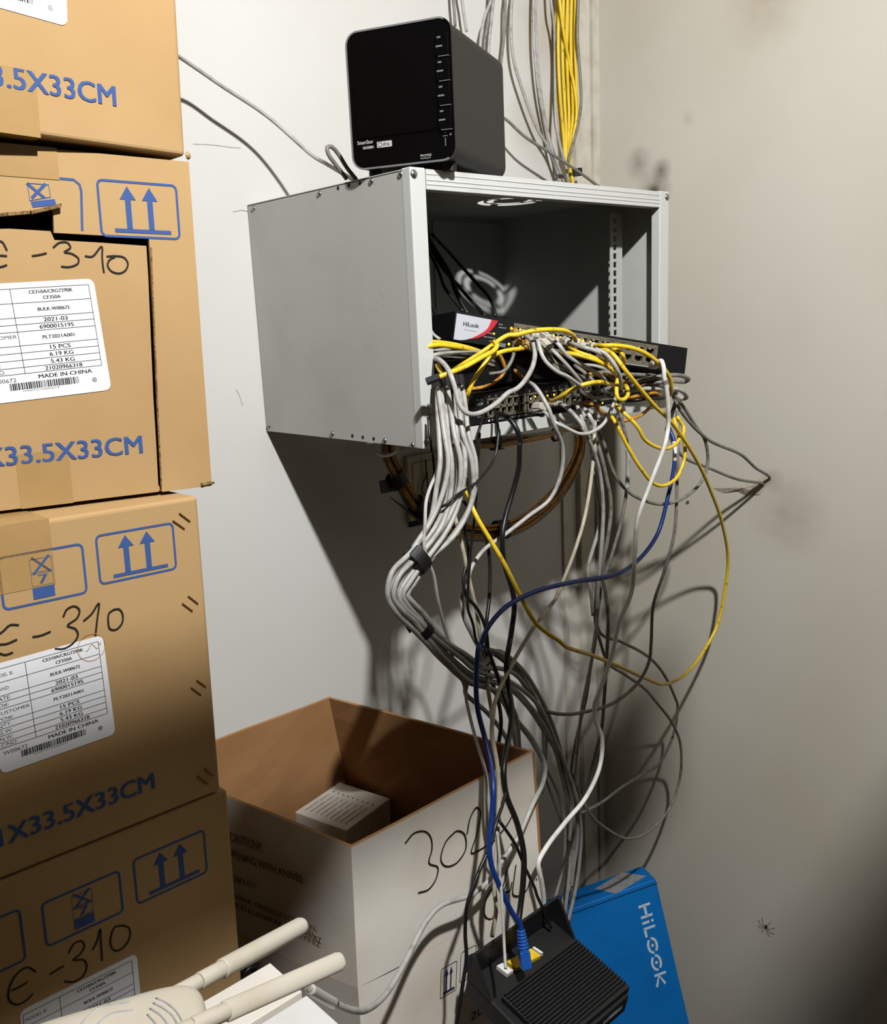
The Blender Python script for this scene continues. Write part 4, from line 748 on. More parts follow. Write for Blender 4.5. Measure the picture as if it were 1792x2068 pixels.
  [(932.5,1007.9,-.41),(963.2,1044.2,-.41),(982.7,1091.6,-.415),(989.7,1139.0,-.42),(988.3,1208.8,-.43),(982.7,1261.8,-.44),(985.6,1350.3,-.45),(998.1,1389.4,-.46),(1009.4,1428.4,-.47),(1012.2,1459.7,-.48),(1009.1,1490.9,-.48),(1005.2,1511.2,-.475)]),
 ('power_cord',"thin black cord running down left past the modem's left edge",'black',2.4,'',
  [(1022.5,1598.1,-.59),(1014.1,1628.3,-.60),(1000.7,1668.4,-.61),(992.3,1705.3,-.615),(970.6,1752.1,-.62),(950.5,1809.0,-.625),(967.2,1760.3,-.625),(943.7,1827.2,-.63),(939.7,1884.1,-.63),(942.1,1934.3,-.635),(933.7,1994.6,-.64),(918.6,2095.0,-.645)]),
 ('power_cord',"thin black cord running down right onto the modem's raised rear wall",'black',2.2,'',
  [(1009.1,1658.4,-.61),(1040.9,1705.3,-.61),(1061.0,1752.1,-.61),(1081.0,1795.7,-.61),(1084.3,1807.1,-.61),(1099.4,1840.6,-.612),(1112.8,1874.1,-.615)]),
 ('network_cable','thin grey cable plugged into the white socket of the modem','grey',2.0,'',
  [(1004.0,1678.5,-.60),(1009.1,1728.7,-.61),(1010.1,1795.7,-.62),(1011.4,1783.7,-.63),(1015.7,1850.7,-.645),(1019.1,1917.6,-.66),(1021.4,1956.1,-.675)]),
 ('network_cable','grey cable looping low across the white carton to the small white boxes','grey',3.4,'',
  [(1016.9,1414.4,-.44),(1045.0,1455.0,-.44),(1074.3,1491.0,-.45),(1097.8,1534.5,-.48),(1098.5,1574.7,-.53),(1074.3,1628.3,-.575),(1047.6,1688.5,-.58),(1014.1,1738.7,-.58),(984.0,1782.3,-.58),(949.5,1807.7,-.585),(890.9,1829.2,-.59),(859.7,1862.4,-.60),(820.6,1938.6,-.62),(781.6,2005.0,-.65),(742.5,2038.2,-.69),(711.2,2040.2,-.72),(672.2,2024.5,-.74),(625.3,1997.2,-.76)]),
 ('network_cable','grey cable in the group falling between carton and blue box, leftmost','grey',2.8,'',
  [(1051.2,1467.5,-.43),(1076.2,1501.9,-.42),(1107.8,1561.3,-.40),(1131.3,1614.9,-.38),(1141.3,1678.5,-.37),(1138.0,1745.4,-.36),(1124.6,1802.4,-.35),(1112.8,1842.5,-.34)]),
 ('network_cable','white-grey cable running along the wall behind the carton towards the blue box','grey',2.6,'',
  [(1096.6,1467.5,-.40),(1098.1,1514.4,-.39),(1099.7,1559.7,-.38),(1134.6,1661.7,-.36),(1148.0,1712.0,-.35),(1146.3,1778.9,-.34),(1127.9,1849.2,-.33)]),
 ('network_cable','grey cable lying on the back wall, coming from behind the brown boxes','grey',3.0,'',
  [(271.7,70.3,-.30),(368.2,118.8,-.075),(449.2,174.1,-.07),(539.6,234.3,-.08),(630.0,313.0,-.12),(660.1,331.4,-.16),(696.9,353.2,-.21),(717.0,364.9,-.24)]),
 ('network_cable','grey cable bent into a tight loop beside the black storage unit','darkgrey',3.0,'',
  [(700.3,361.6,-.25),(680.2,334.8,-.25),(663.4,311.3,-.25),(660.8,298.0,-.25),(670.1,296.3,-.25),(683.5,311.3,-.25),(700.3,338.1,-.25),(720.3,363.2,-.25)]),
 ('network_cable','grey cable slanting over the cabinet top from behind the storage unit','darkgrey',3.0,'',
  [(994.9,227.7,-.06),(1021.7,241.0,-.06),(1058.5,274.5,-.065),(1115.4,311.3,-.07),(1175.7,351.5,-.075),(1200.5,369.9,-.08),(1230.9,390.0,-.085)]),
 ('network_cable',"short bluish cable hanging left of the storage unit's top corner",'darkgrey',2.8,'',
  [(914.3,-26.8,-.03),(915.7,0.0,-.03),(917.9,23.3,-.03),(919.7,53.7,-.03)]),
 ('network_cable',"thin grey cable just right of the storage unit's top corner",'grey',2.8,'',
  [(928.6,-26.8,-.03),(933.1,0.0,-.03),(936.7,26.8,-.03),(942.9,64.4,-.03)]),
 ('network_cable','grey cable splaying left in the small fan above the storage unit','grey',3.0,'',
  [(1000.2,-26.8,-.04),(991.2,3.6,-.04),(978.7,35.8,-.04),(971.6,75.1,-.04),(969.8,107.3,-.04)]),
 ('network_cable','bluish grey cable in the middle of the small fan above the storage unit','darkgrey',3.0,'',
  [(991.2,-26.8,-.03),(989.4,7.2,-.03),(985.9,44.7,-.03),(978.7,89.4,-.03),(976.9,125.2,-.03)]),
 ('network_cable','grey cable on the right of the small fan above the storage unit','grey',3.0,'',
  [(998.4,-26.8,-.035),(996.6,0.0,-.035),(992.1,44.7,-.035),(987.7,89.4,-.035),(985.9,134.2,-.035)]),
 ('network_cable','darkest cable hanging straight on the wall above the storage unit','darkgrey',2.8,'',
  [(1023.4,-26.8,-.03),(1020.9,0.0,-.03),(1019.0,62.6,-.03),(1014.5,107.3,-.03),(1010.9,136.0,-.03)]),
 ('network_cable','grey cable bending right on the wall between storage unit and yellow bunch','grey',3.3,'',
  [(1037.7,-26.8,-.03),(1034.2,0.0,-.03),(1032.0,53.7,-.03),(1036.9,116.3,-.03),(1055.6,182.5,-.03),(1086.0,261.2,-.03),(1111.1,304.1,-.03),(1130.8,363.1,-.03),(1136.1,393.6,-.03)]),
 ('network_cable','grey cable joining the black tie from above, left of the yellow bunch','grey',3.2,'',
  [(1078.9,-26.8,-.03),(1078.0,0.0,-.03),(1078.9,89.4,-.03),(1087.8,178.9,-.03),(1102.1,250.4,-.03),(1116.5,307.7,-.035),(1137.9,363.1,-.035),(1145.1,393.6,-.035)]),
 ('network_cable','second thin grey cable beside the one joining the tie from above','grey',2.6,'',
  [(1084.3,-26.8,-.02),(1082.5,17.9,-.02),(1084.3,98.4,-.02),(1094.1,196.8,-.02),(1107.5,268.3,-.02),(1121.8,322.0,-.02),(1123.6,375.7,-.02)]),
 ('network_cable','grey cable hugging the left edge of the yellow bunch','grey',3.0,'',
  [(1111.1,-26.8,-.045),(1113.8,8.9,-.045),(1119.1,44.7,-.04),(1120.9,107.3,-.03),(1121.5,196.8,-.04),(1122.7,241.5,-.05),(1130.8,289.8,-.055),(1143.3,336.3,-.055),(1148.7,372.1,-.05)]),
 ('network_cable','grey cable bowing out along the right edge of the yellow bunch','darkgrey',3.2,'',
  [(1169.2,-26.8,-.06),(1168.3,0.0,-.06),(1166.5,80.5,-.06),(1171.9,152.1,-.06),(1173.7,211.1,-.06),(1164.8,264.8,-.06),(1149.6,318.4,-.06),(1145.1,348.8,-.05)]),
 ('network_cable',"short white cable looped under the cabinet's lower left edge",'palegrey',3.0,'',
  [(758.4,907.9,-.12),(764.0,915.6,-.14),(775.1,920.5,-.16),(791.9,917.7,-.18),(810.0,907.2,-.20),(822.5,896.7,-.20)]),
 ('power_cord','black cord slanting down inside the cabinet, thickest of those inside','black',4.2,'',
  [(862.3,456.7,-.16),(865.7,479.1,-.17),(884.6,512.5,-.18),(907.0,549.4,-.20),(920.4,585.1,-.22),(936.0,618.6,-.24),(946.0,635.3,-.25)]),
 ('power_cord','black cord bowed to the right inside the cabinet','black',3.0,'',
  [(871.2,471.2,-.14),(901.4,502.5,-.15),(934.9,540.4,-.17),(962.8,571.7,-.19),(985.1,596.2,-.21),(996.2,618.6,-.23),(1000.7,640.9,-.24)]),
 ('power_cord','black cord inside the cabinet, lying left of the thickest one','black',2.8,'',
  [(856.7,490.2,-.18),(873.5,520.4,-.19),(888.0,551.6,-.21),(898.0,579.5,-.23),(918.1,607.4,-.25),(936.0,629.7,-.27)]),
 ('power_cord','dull black cord inside the cabinet running down to the top of the switch','black',3.0,'',
  [(867.9,495.8,-.16),(893.6,540.4,-.18),(924.8,576.2,-.20),(947.1,601.8,-.22),(968.3,624.2,-.24),(979.5,638.7,-.26)]),
 ('power_cord',"short black cord at the cabinet's inner left edge",'black',3.2,'',
  [(851.2,562.8,-.22),(857.9,590.7,-.23),(873.5,618.6,-.25),(886.9,646.5,-.27)]),
 ('network_cable',"short grey cable poking up left of the top switch's silver face",'grey',2.6,'',
  [(866.7,653.3,-.32),(870.0,666.7,-.33),(876.7,676.7,-.34),(889.0,685.7,-.35)]),
 ('network_cable','grey cable running level under the two left yellow cables','grey',3.1,'',
  [(849.4,715.8,-.37),(860.0,713.6,-.39),(887.9,706.3,-.395),(927.0,705.8,-.39),(966.0,710.2,-.385),(988.3,715.8,-.37)]),
 ('network_cable','second grey cable below the two left yellow cables, crossing its twin','grey',3.0,'',
  [(849.4,723.1,-.37),(860.0,720.8,-.40),(887.9,714.7,-.405),(927.0,710.2,-.405),(960.4,709.7,-.40),(988.3,712.5,-.39)]),
 ('network_cable','dim grey cable lowest of the level ones left of the middle device','darkgrey',3.0,'',
  [(871.2,722.5,-.37),(904.6,715.8,-.375),(949.3,719.2,-.375),(988.3,727.0,-.37),(1002.9,732.5,-.365)]),
 ('network_cable','dim grey cable ending beside the yellow bend in the middle gap','darkgrey',2.8,'',
  [(893.5,719.2,-.36),(938.1,722.5,-.365),(971.6,730.3,-.37),(998.4,739.2,-.37)]),
 ('network_cable','dark grey cable hooked round behind the yellow bend','darkgrey',2.8,'',
  [(1038.6,712.5,-.40),(1034.1,727.0,-.40),(1025.2,742.6,-.40),(1010.7,752.6,-.40),(988.3,754.9,-.39)]),
 ('network_cable',"thin grey cable curving down at the cabinet's lower left inner corner",'grey',2.5,'',
  [(860.1,809.2,-.40),(873.5,827.6,-.42),(888.6,854.4,-.43),(895.2,887.9,-.44),(904.6,882.3,-.44),(907.4,929.8,-.44),(901.8,985.6,-.44)]),
 ('network_cable',"thinner grey cable joining the bundle at the cabinet's lower left corner",'grey',2.2,'',
  [(861.8,832.6,-.40),(880.2,844.3,-.42),(893.6,867.8,-.43),(898.6,904.6,-.44),(910.2,915.8,-.445)]),
 ('power_cord',"thin black cord hanging just right of the cabinet's bottom left screw",'black',2.0,'',
  [(865.1,842.7,-.42),(868.5,881.2,-.43),(873.5,919.7,-.435),(873.9,915.8,-.44),(876.7,952.1,-.44),(873.9,977.2,-.44),(872.5,1016.2,-.44)]),
 ('network_cable','dark cable end with black boot right of the white cable, below the tangle','black',3.6,'',
  [(1367.8,804.2,-.46),(1354.4,846.0,-.48),(1347.7,867.8,-.50),(1353.2,865.8,-.47)]),
 ('network_cable','grey cable dipping through the gap just left of the middle yellow hook','darkgrey',3.0,'',
  [(1160.5,738.1,-.43),(1179.5,751.5,-.45),(1196.2,767.1,-.465),(1209.6,785.0,-.47),(1229.7,791.7,-.46),(1255.8,791.7,-.45)]),
 ('network_cable','orange cable curling under the middle of the tangle beside the single lit lamp','orange',2.8,'',
  [(1178.4,815.1,-.43),(1188.4,812.9,-.45),(1201.8,819.6,-.46),(1214.1,830.8,-.46),(1227.5,840.8,-.455),(1232.4,843.0,-.45)]),
 ('network_cable','dirty grey cable squeezed flat below the long diagonal yellow cable','darkgrey',3.2,'',
  [(1178.4,793.9,-.44),(1201.8,791.7,-.46),(1224.2,786.1,-.465),(1233.5,781.7,-.465),(1258.0,783.9,-.46),(1278.1,778.3,-.45)]),
 ('network_cable','grey cable stub falling beside the middle ports of the lower switch','grey',3.2,'',
  [(1160.5,809.6,-.41),(1166.1,819.6,-.44),(1172.8,838.6,-.45),(1180.6,860.9,-.455),(1192.0,893.5,-.45),(1203.2,971.6,-.44),(1211.5,1055.3,-.43),(1187.9,1150.1,-.42),(1193.7,1193.7,-.42),(1198.0,1243.0,-.42)]),
 ('network_cable','pale grey cable next to the stub, falling from the lower switch','palegrey',3.4,'',
  [(1173.9,818.5,-.42),(1184.0,829.6,-.45),(1192.9,843.0,-.46),(1199.6,860.9,-.46),(1200.4,876.7,-.46),(1201.8,910.2,-.455),(1193.4,952.1,-.45),(1186.4,1005.1,-.44)]),
 ('network_cable','orange cable arching just above the yellow cable of the lower switch','orange',2.6,'',
  [(1162.8,772.7,-.42),(1177.3,760.4,-.44),(1188.4,756.0,-.45),(1201.8,754.9,-.45),(1211.9,760.4,-.44)]),
 ('network_cable',"dark grey cable running level just under the top switch's right half",'darkgrey',3.2,'',
  [(1207.4,752.6,-.43),(1227.5,751.5,-.45),(1246.9,757.1,-.46),(1269.2,756.0,-.46),(1294.9,757.1,-.46),(1322.8,758.2,-.46),(1339.5,762.7,-.45)]),
 ('network_cable','black cable hidden along the bottom of the tangle beside the grey loops','black',3.0,'',
  [(1262.5,809.6,-.43),(1284.8,808.4,-.45),(1311.6,804.0,-.46),(1333.9,805.1,-.46),(1349.6,799.5,-.455)]),
]

def build_cable(name,label,mat,r,pl,pts):
    P=[at(x,y,Y=Y) for x,y,Y in pts]
    if pts[0][1]<0: P.insert(0, Vector((P[0].x,P[0].y,CE-.005)))
    for p in P: p.x=min(p.x,XR-.004) if 'wall hole' not in label else min(p.x,XR+.004)
    S=smooth_path(P, .005); r=r*.001
    o=link(name, Geo().tube(S, r, 9), M[mat], smooth=True, base=P[0])
    tag(o,label,'cable')
    def plug(p,d,m):
        f=Frame(p, d.orthogonal() if abs(d.z)<.9 else Vector((1,0,0)).cross(d), d)
        up=Vector((0,0,1)); u_=d.cross(up); u_=u_ if u_.length>.05 else Vector((1,0,0)); f=Frame(p,u_,d)
        g=Geo().obox(f,-.0056,-.002,-.0040,.0056,.018,.0040); g.obox(f,-.0025,.0,.0040,.0025,.014,.0058)
        link('plug', g, M[m], o, bevel=.0012)
    if 's' in pl: plug(S[0],(S[0]-S[2]).normalized(), 'plug')
    if 'e' in pl: plug(S[-1],(S[-1]-S[-3]).normalized(), 'plug')
    return o,S
made={}
for c in CABLES:
    o,S=build_cable(*c); made[c[1]]=(o,S)
# boots, sleeves and prints on single cables
def near(label): 
    for k in made:
        if label in k: return made[k]
o,S=near('navy blue cable'); g=Geo(); e=S[-1]; d=(S[-1]-S[-4]).normalized()
fm=Frame(e,d.cross(Vector((0,0,1))),d); g.tube([e-d*.012,e+d*.004,e+d*.016],.0062,10,taper=lambda t:.7+.45*t); 
for k in range(6): g.tube([e-d*(.012-.004*k),e-d*(.0095-.004*k)],.0058+.0004*k,10)
g.obox(fm,-.0068,.014,-.006,.0068,.036,.006); bt=link('boot', g, material('blue_boot',(24,84,168),.45), o, bevel=.0015)
g=Geo(); i0=min(range(len(S)),key=lambda i:(S[i]-at(1362,890,Y=-.47)).length); i1=min(range(len(S)),key=lambda i:(S[i]-at(1362,938,Y=-.475)).length); g.tube(S[i0:i1],.0039,9); link('paper_sleeve', g, M['labelpaper'], o, smooth=True)
o,S=near('white cable falling'); g=Geo(); i0=min(range(len(S)),key=lambda i:(S[i]-at(1342,768,Y=-.54)).length); g.tube(S[i0:i0+2],.0042,9); link('clip', g, M['darkgrey'], o); g=Geo(); p=S[2]; g.tube(S[1:6],.0075,10,taper=lambda t:1.1-.4*t); link('boot', g, M['white'], o, smooth=True)
o,S=near('diagonally from below'); link('boot', Geo().tube([S[-1]-(S[-1]-S[-5]).normalized()*.006,S[-1]+(S[-1]-S[-5]).normalized()*.012],.0052,10), M['boot'], o)
o,S=near('looping low across'); n_=len(S); link('clear_sleeve', Geo().tube(S[-14:],.0048,9), material('translucent_sleeve',(190,186,176),.15,spec=.7), o, smooth=True)
o,S=near('mottled grey cable'); i0=min(range(len(S)),key=lambda i:(S[i]-at(1267,905,Y=-.45)).length); link('pale_sleeve', Geo().tube(S[i0:i0+16],.0038,9), M['palegrey'], o, smooth=True)
o,S=near('twisted cream'); 
for k in range(20,len(S)-4,3): pass

# ---- big grey bundle: nine strands gathered by straps
CL=[(908,772,-.43,30),(912,820,-.455,31),(917,880,-.475,33),(925,935,-.485,40),(918,1000,-.485,46),(896,1060,-.485,40),(862,1108,-.485,30),(842,1132,-.485,25),(814,1168,-.485,28),(803,1202,-.485,22),(818,1228,-.485,22),(843,1253,-.482,23),(867,1282,-.48,22),(892,1308,-.48,22),(923,1334,-.475,25),(958,1362,-.47,29)]
ends=[[(940,1400,-.46),(985,1440,-.46),(1022,1490,-.46),(1042,1550,-.45)],[(1000,1396,-.46),(1030,1440,-.455),(1040,1500,-.45),(1048,1560,-.44)],[(1010,1400,-.46),(1045,1445,-.45),(1052,1510,-.44),(1055,1570,-.43)],
 [(1020,1385,-.46),(1060,1420,-.45),(1095,1470,-.43),(1130,1530,-.41),(1155,1600,-.39),(1165,1680,-.37),(1158,1760,-.35),(1140,1830,-.34)],[(1035,1390,-.46),(1075,1430,-.45),(1110,1490,-.43),(1135,1560,-.41),(1150,1640,-.38),(1152,1740,-.36),(1140,1850,-.35)],
 [(1030,1375,-.46),(1085,1425,-.45),(1125,1500,-.43),(1160,1590,-.40),(1172,1680,-.37),(1165,1780,-.35),(1150,1860,-.34)],[(1010,1350,-.46),(1045,1365,-.45),(1085,1420,-.44),(1098,1460,-.43),(1100,1520,-.42),(1095,1600,-.40)],
 [(1005,1315,-.46),(1050,1345,-.45),(1085,1400,-.44),(1120,1470,-.43),(1145,1560,-.41),(1160,1650,-.38),(1155,1790,-.35)],[(965,1314,-.465),(1000,1316,-.46),(1040,1345,-.45),(1080,1410,-.44),(1095,1450,-.43),(1120,1520,-.41),(1150,1620,-.39),(1150,1700,-.37)]]
rnd=random.Random(11); bundle=[]
for k in range(9):
    f=-1+2*k/8; ph=rnd.uniform(0,6.28); pts=[]
    for j,(x,y,Y,wd) in enumerate(CL):
        x0,y0=CL[max(j-1,0)][:2]; x1,y1=CL[min(j+1,len(CL)-1)][:2]; L=math.hypot(x1-x0,y1-y0); nx,ny=-(y1-y0)/L,(x1-x0)/L
        ff=-(f*.95+.18*math.sin(j*.9+ph)); ff=max(-1,min(1,ff)); s_=.0045*math.cos(k*2.2+j*.35)*(.6 if j in (7,) else 1)
        pts.append(at(x+nx*ff*wd*.9, y+ny*ff*wd*.9, Y=Y+s_))
    for x,y,Y in ends[8-k if False else k]: pts.append(at(x+rnd.uniform(-3,3),y,Y=Y+rnd.uniform(-.004,.004)))
    S=smooth_path(pts,.006); o=link('network_cable', Geo().tube(S,.0035,9), M['grey'], smooth=True, base=pts[0]); tag(o,'grey cable in the strapped bundle hanging at the left of the tangle','cable','grey cables of the strapped bundle')
    d=(S[0]-S[3]).normalized(); link('boot', Geo().tube([S[0]-d*.010,S[0]+d*.010],.0046,9), M['boot'], o); bundle.append(S)
def strap(cx,cy,Y,dx,dy,rad,wid,label,flat=.7,tail=None):
    c=at(cx,cy,Y=Y); d=(at(cx+dx,cy+dy,Y=Y)-c).normalized(); a=d.cross(Vector((0,-1,0))).normalized(); b=d.cross(a); N=28; vs_=[]; 
    for h_ in (-wid/2,wid/2):
        for R in (rad,rad+.0014):
            for k in range(N): t=2*math.pi*k/N; vs_.append(c+d*h_+a*(R*math.cos(t))+b*(R*flat*math.sin(t)))
    g=Geo(); fs=[]
    for k in range(N):
        k2=(k+1)%N; fs+=[(k,k2,2*N+k2,2*N+k),(N+k,3*N+k,3*N+k2,N+k2),(k,N+k,N+k2,k2),(2*N+k,2*N+k2,3*N+k2,3*N+k)]
    g.add(vs_,fs)
    if tail:
        e=at(tail[0],tail[1],Y=Y-.01); p=c+a*rad*(1 if (e-c).dot(a)>0 else -1); f=Frame(p,(e-p),d); g.obox(f,0,-wid*.45,-.0006,(e-p).length,wid*.45,.0006)
    return tag(link('cable_strap', g, M['boot']), label,'cable tie')
strap(844,1129,-.485,-28,35,.0195,.017,'black strap tight round the grey bundle above its sharp bend')
strap(858,1271,-.48,30,32,.0125,.014,'black strap on the right strands of the grey bundle below its bend',tail=(872,1276))
strap(830,1262,-.47,30,36,.004,.012,'small black strap tail sticking out at the lower left of the grey bundle',tail=(824,1272))
strap(1166,348,-.05,2,20,.012,.016,'black tie round the foot of the yellow bunch on the back wall')
# ---- yellow bunch on the back wall, ten strands
for k in range(10):
    f=k/9; rnd2=random.Random(k+20); pts=[]
    for y,x0,x1 in ((-150,1262,1470),(0,1262,1470),(350,1250,1462),(700,1252,1468),(1050,1268,1480),(1300,1290,1480),(1560,1322,1440),(1740,1338,1410),(1850,1345,1400),(2080,1385,1440),(2300,1385,1440)):
        ff=f
        if k==2: ff=min(1,max(0,.12+y/1300)) 
        x=x0+(x1-x0)*ff; pts.append(at(900+x/5.59,y/5.59,Y=(-.055 if k==2 else -.035-.012*(k%2))+rnd2.uniform(-.003,.003)))
    pts.insert(0, Vector((pts[0].x,pts[0].y,CE-.005)))
    o=link('network_cable', Geo().tube(smooth_path(pts,.012),.0034,9), M['yellow'], smooth=True, base=pts[0])
    tag(o,'yellow cable in the straight bunch running down the back wall','cable','yellow cables on the back wall')
# ---- coil of cables under the cabinet
RC=[(900,893),(1000,893),(1100,880),(1168,868),(1172,905),(1150,960),(1115,1010),(1060,1055),(1000,1075),(930,1072),(870,1045),(830,1005),(805,960),(785,915),(790,880),(840,880)]
for k in range(12):
    pts=[]; rnd2=random.Random(k+50)
    for j,(x,y) in enumerate(RC):
        s=(k%6-2.5)*(5.2 if 4<j<14 else 3.6); cx,cy=985,960; L=math.hypot(x-cx,y-cy); pts.append(at(x+(x-cx)/L*s, y+(y-cy)/L*s+rnd2.uniform(-2,2), Y=-.10-.007*(k//6)-.004*math.sin(k+j)))
    pts.append(pts[0]); m='orange' if k%6 in (0,1,3,4) else ('darkgrey' if k%2 else 'black')
    kind={'orange':'dirty orange cable in the coil tied under the cabinet','darkgrey':'grey cable in the coil tied under the cabinet','black':'black cable in the coil tied under the cabinet'}[m]
    o=link('network_cable', Geo().tube(smooth_path(pts,.010),.0030,8), M[m], smooth=True, base=pts[0]); tag(o,kind,'cable',{'orange':'orange cables of the coil','darkgrey':'grey cables of the coil','black':'black cables of the coil'}[m])
strap(802,968,-.104,20,40,.018,.026,'black tie with a long tail at the left of the coil',tail=(768,984))
strap(852,1030,-.104,35,30,.020,.040,'wide black tie at the lower left of the coil',tail=(800,1012))
strap(1012,1070,-.104,40,-6,.019,.034,'black tie at the bottom of the coil')
strap(1000,893,-.104,40,-2,.015,.018,'black tie at the top left of the coil, under the lower switch',tail=(1018,906))
strap(1122,878,-.104,40,-8,.013,.010,'thin black tie at the top right of the coil')
# ================================================================ wall fittings
fwp=Frame((0,0,0),(1,0,0),(0,0,1)); q=fwp.px
x0,y1=q(815,922); x1,y0=q(893,1036)
pl=thing('wall_plate','beige plate with rusty hook on the back wall inside the coil','wall plate',((x0+x1)/2,0,y0))
link('plate_body', Geo().obox(fwp,x0,y0,.0005,x1,y1,.010), M['plate'], pl, bevel=.002)
g=Geo(); stroke(g, fwp, rrect(x0+.012,y0+.012,x1-.012,y1-.014,.003), .0012,.0106, closed=True); link('inner_frame', g, M['rust'], pl)
g=Geo(); xc=(x0+x1)/2-.004; pts=[Vector(fwp.pt(xc+a,y1+b,.016)) for a,b in ((0,-.01),(0,-.03),(-.002,-.045),(-.012,-.06),(-.014,-.072),(-.006,-.082),(.002,-.08),(.002,-.06),(.002,-.035))]
g.tube(smooth_path(pts,.004),.0016,8); link('hook', g, M['rust'], pl, smooth=True)
g=Geo(); a,b=q(850,1042); link('brand_strip', Geo().obox(fwp,x0+.004,y0-.012,.0005,x1+.004,y0-.002,.006), M['navyink'], pl)
# rough hole in the right wall where cables enter
fwr=Frame((XR,0,0),(0,-1,0),(0,0,1)); q=fwr.px
c0=q(1545,968); g=Geo(); rnd=random.Random(4); poly=[]
for x,y in ((1440,986),(1455,990),(1500,978),(1530,970),(1548,958),(1562,968),(1545,985),(1535,1000),(1505,1000),(1490,992),(1462,996)): poly.append(q(x,y))
vs_=[fwr.pt(a,b,.0005) for a,b in poly]; cc=fwr.pt(sum(a for a,b in poly)/len(poly),sum(b for a,b in poly)/len(poly),.009); n_=len(poly)
g.add(vs_+[cc],[(i,(i+1)%n_,n_) for i in range(n_)]); tag(link('plaster_patch', g, M['plaster']),'ragged lump of loose plaster on the right wall where two cables enter','plaster')
# ================================================================ black modem
mU=at(945,1962,Y=-.60); mR=at(1118,1840,Y=-.60); mF=at(1283,1990,X=-.562)
fmz=Frame(mU,(mR-mU),(mR-mF)); Wm=(mR-mU).length; Lm=(mF-mR).length
mo=thing('modem','black ribbed modem with a yellow port block hanging tilted below the tangle','modem',fmz.pt(Wm/2,-Lm/2,-.03))
q=fmz.px
link('modem_body', Geo().prism(fmz, [(0,0),(Wm,0),(Wm,-Lm*.80),(Wm-.012,-Lm),(.006,-Lm),(0,-Lm+.010)], -.042,-.012), M['bplastic'], mo, bevel=.003)
ra,rb=.0,-.044   # port recess along the rear
link('rib_deck', Geo().prism(fmz, [(.012,-.050),(Wm-.008,-.050),(Wm-.008,-Lm+.004),(.014,-Lm+.006)], -.014,-.003), M['bplastic'], mo, bevel=.002)
g=Geo(); yy=-.052
while yy>-Lm+.008: g.obox(fmz,.014,yy-.0022,-.004,Wm-.010,yy,.0018); yy-=.0048
link('ribs', g, M['bplastic'], mo, bevel=.0006)
link('rear_wall', Geo().prism(fmz,[(0,-.004),(Wm,-.004),(Wm,.0),(0,.0)],-.013,.030), M['bplastic'], mo, bevel=.001)
link('side_wall', Geo().add([fmz.pt(*p) for p in ((0,-.044,-.012),(0,0,-.012),(0,0,.030),(0,-.006,.030),(.004,-.044,-.012),(.004,0,-.012),(.004,0,.030),(.004,-.006,.030))],[(0,1,2,3),(7,6,5,4),(0,3,7,4),(3,2,6,7),(0,4,5,1),(1,5,6,2)]), M['bplastic'], mo)
link('side_wall', Geo().add([fmz.pt(*p) for p in ((Wm-.004,-.044,-.012),(Wm-.004,0,-.012),(Wm-.004,0,.030),(Wm-.004,-.006,.030),(Wm,-.044,-.012),(Wm,0,-.012),(Wm,0,.030),(Wm,-.006,.030))],[(0,1,2,3),(7,6,5,4),(0,3,7,4),(3,2,6,7),(0,4,5,1),(1,5,6,2)]), M['bplastic'], mo)
fq=Frame(fmz.pt(0,0,-.0115),fmz.u,fmz.v); a0,b0=fq.px(1024,1948); a1,b1=fq.px(1088,1928)
yl=[fq.px(1022,1948),fq.px(1042,1962),fq.px(1091,1936),fq.px(1071,1922)]
link('port_block', Geo().prism(fq, yl[::-1], 0,.006), M['portyellow'], mo)
wl_=[fq.px(1002,1957),fq.px(1024,1974),fq.px(1036,1966),fq.px(1014,1951)]; link('line_socket', Geo().prism(fq, wl_[::-1], 0,.006), M['white'], mo)
wl_=[fq.px(1074,1920),fq.px(1092,1932),fq.px(1096,1930),fq.px(1078,1918)]; link('reset_strip', Geo().prism(fq, wl_[::-1], 0,.006), M['white'], mo)
ff=Frame(fmz.pt(0,-Lm,-.012),fmz.u,-fmz.n); link('front_slot', Geo().obox(ff,Wm*.62,.006,.0,Wm*.86,.016,.002), M['whiteprint'], mo)
# ================================================================ blue carton
a_,b_,c__=math.radians(-30),math.radians(10),math.radians(9); Zv=Vector((0,0,1)); h_=Vector((math.cos(a_),math.sin(a_),0)); n0=h_.cross(Zv); up_=Zv*math.cos(b_)-n0*math.sin(b_)
h2=h_*math.cos(c__)+up_*math.sin(c__); u2=-h_*math.sin(c__)+up_*math.cos(c__); TRb=Vector((.22,-.238,-1.147))
fbx=Frame(TRb,h2,u2); bb=thing('blue_box','bright blue carton leaning in the corner behind the black modem','box',fbx.pt(-.15,-.45,-.04))
WB,HB,DB=.30,.452,.078
link('box_body', Geo().obox(fbx,-WB,-HB,-DB,0,0,0), M['blue'], bb, bevel=.002)
link('lid_edge', Geo().obox(fbx,-WB-.0002,-.0115,-DB,.0002,-.0095,.0005), M['navyink'], bb)
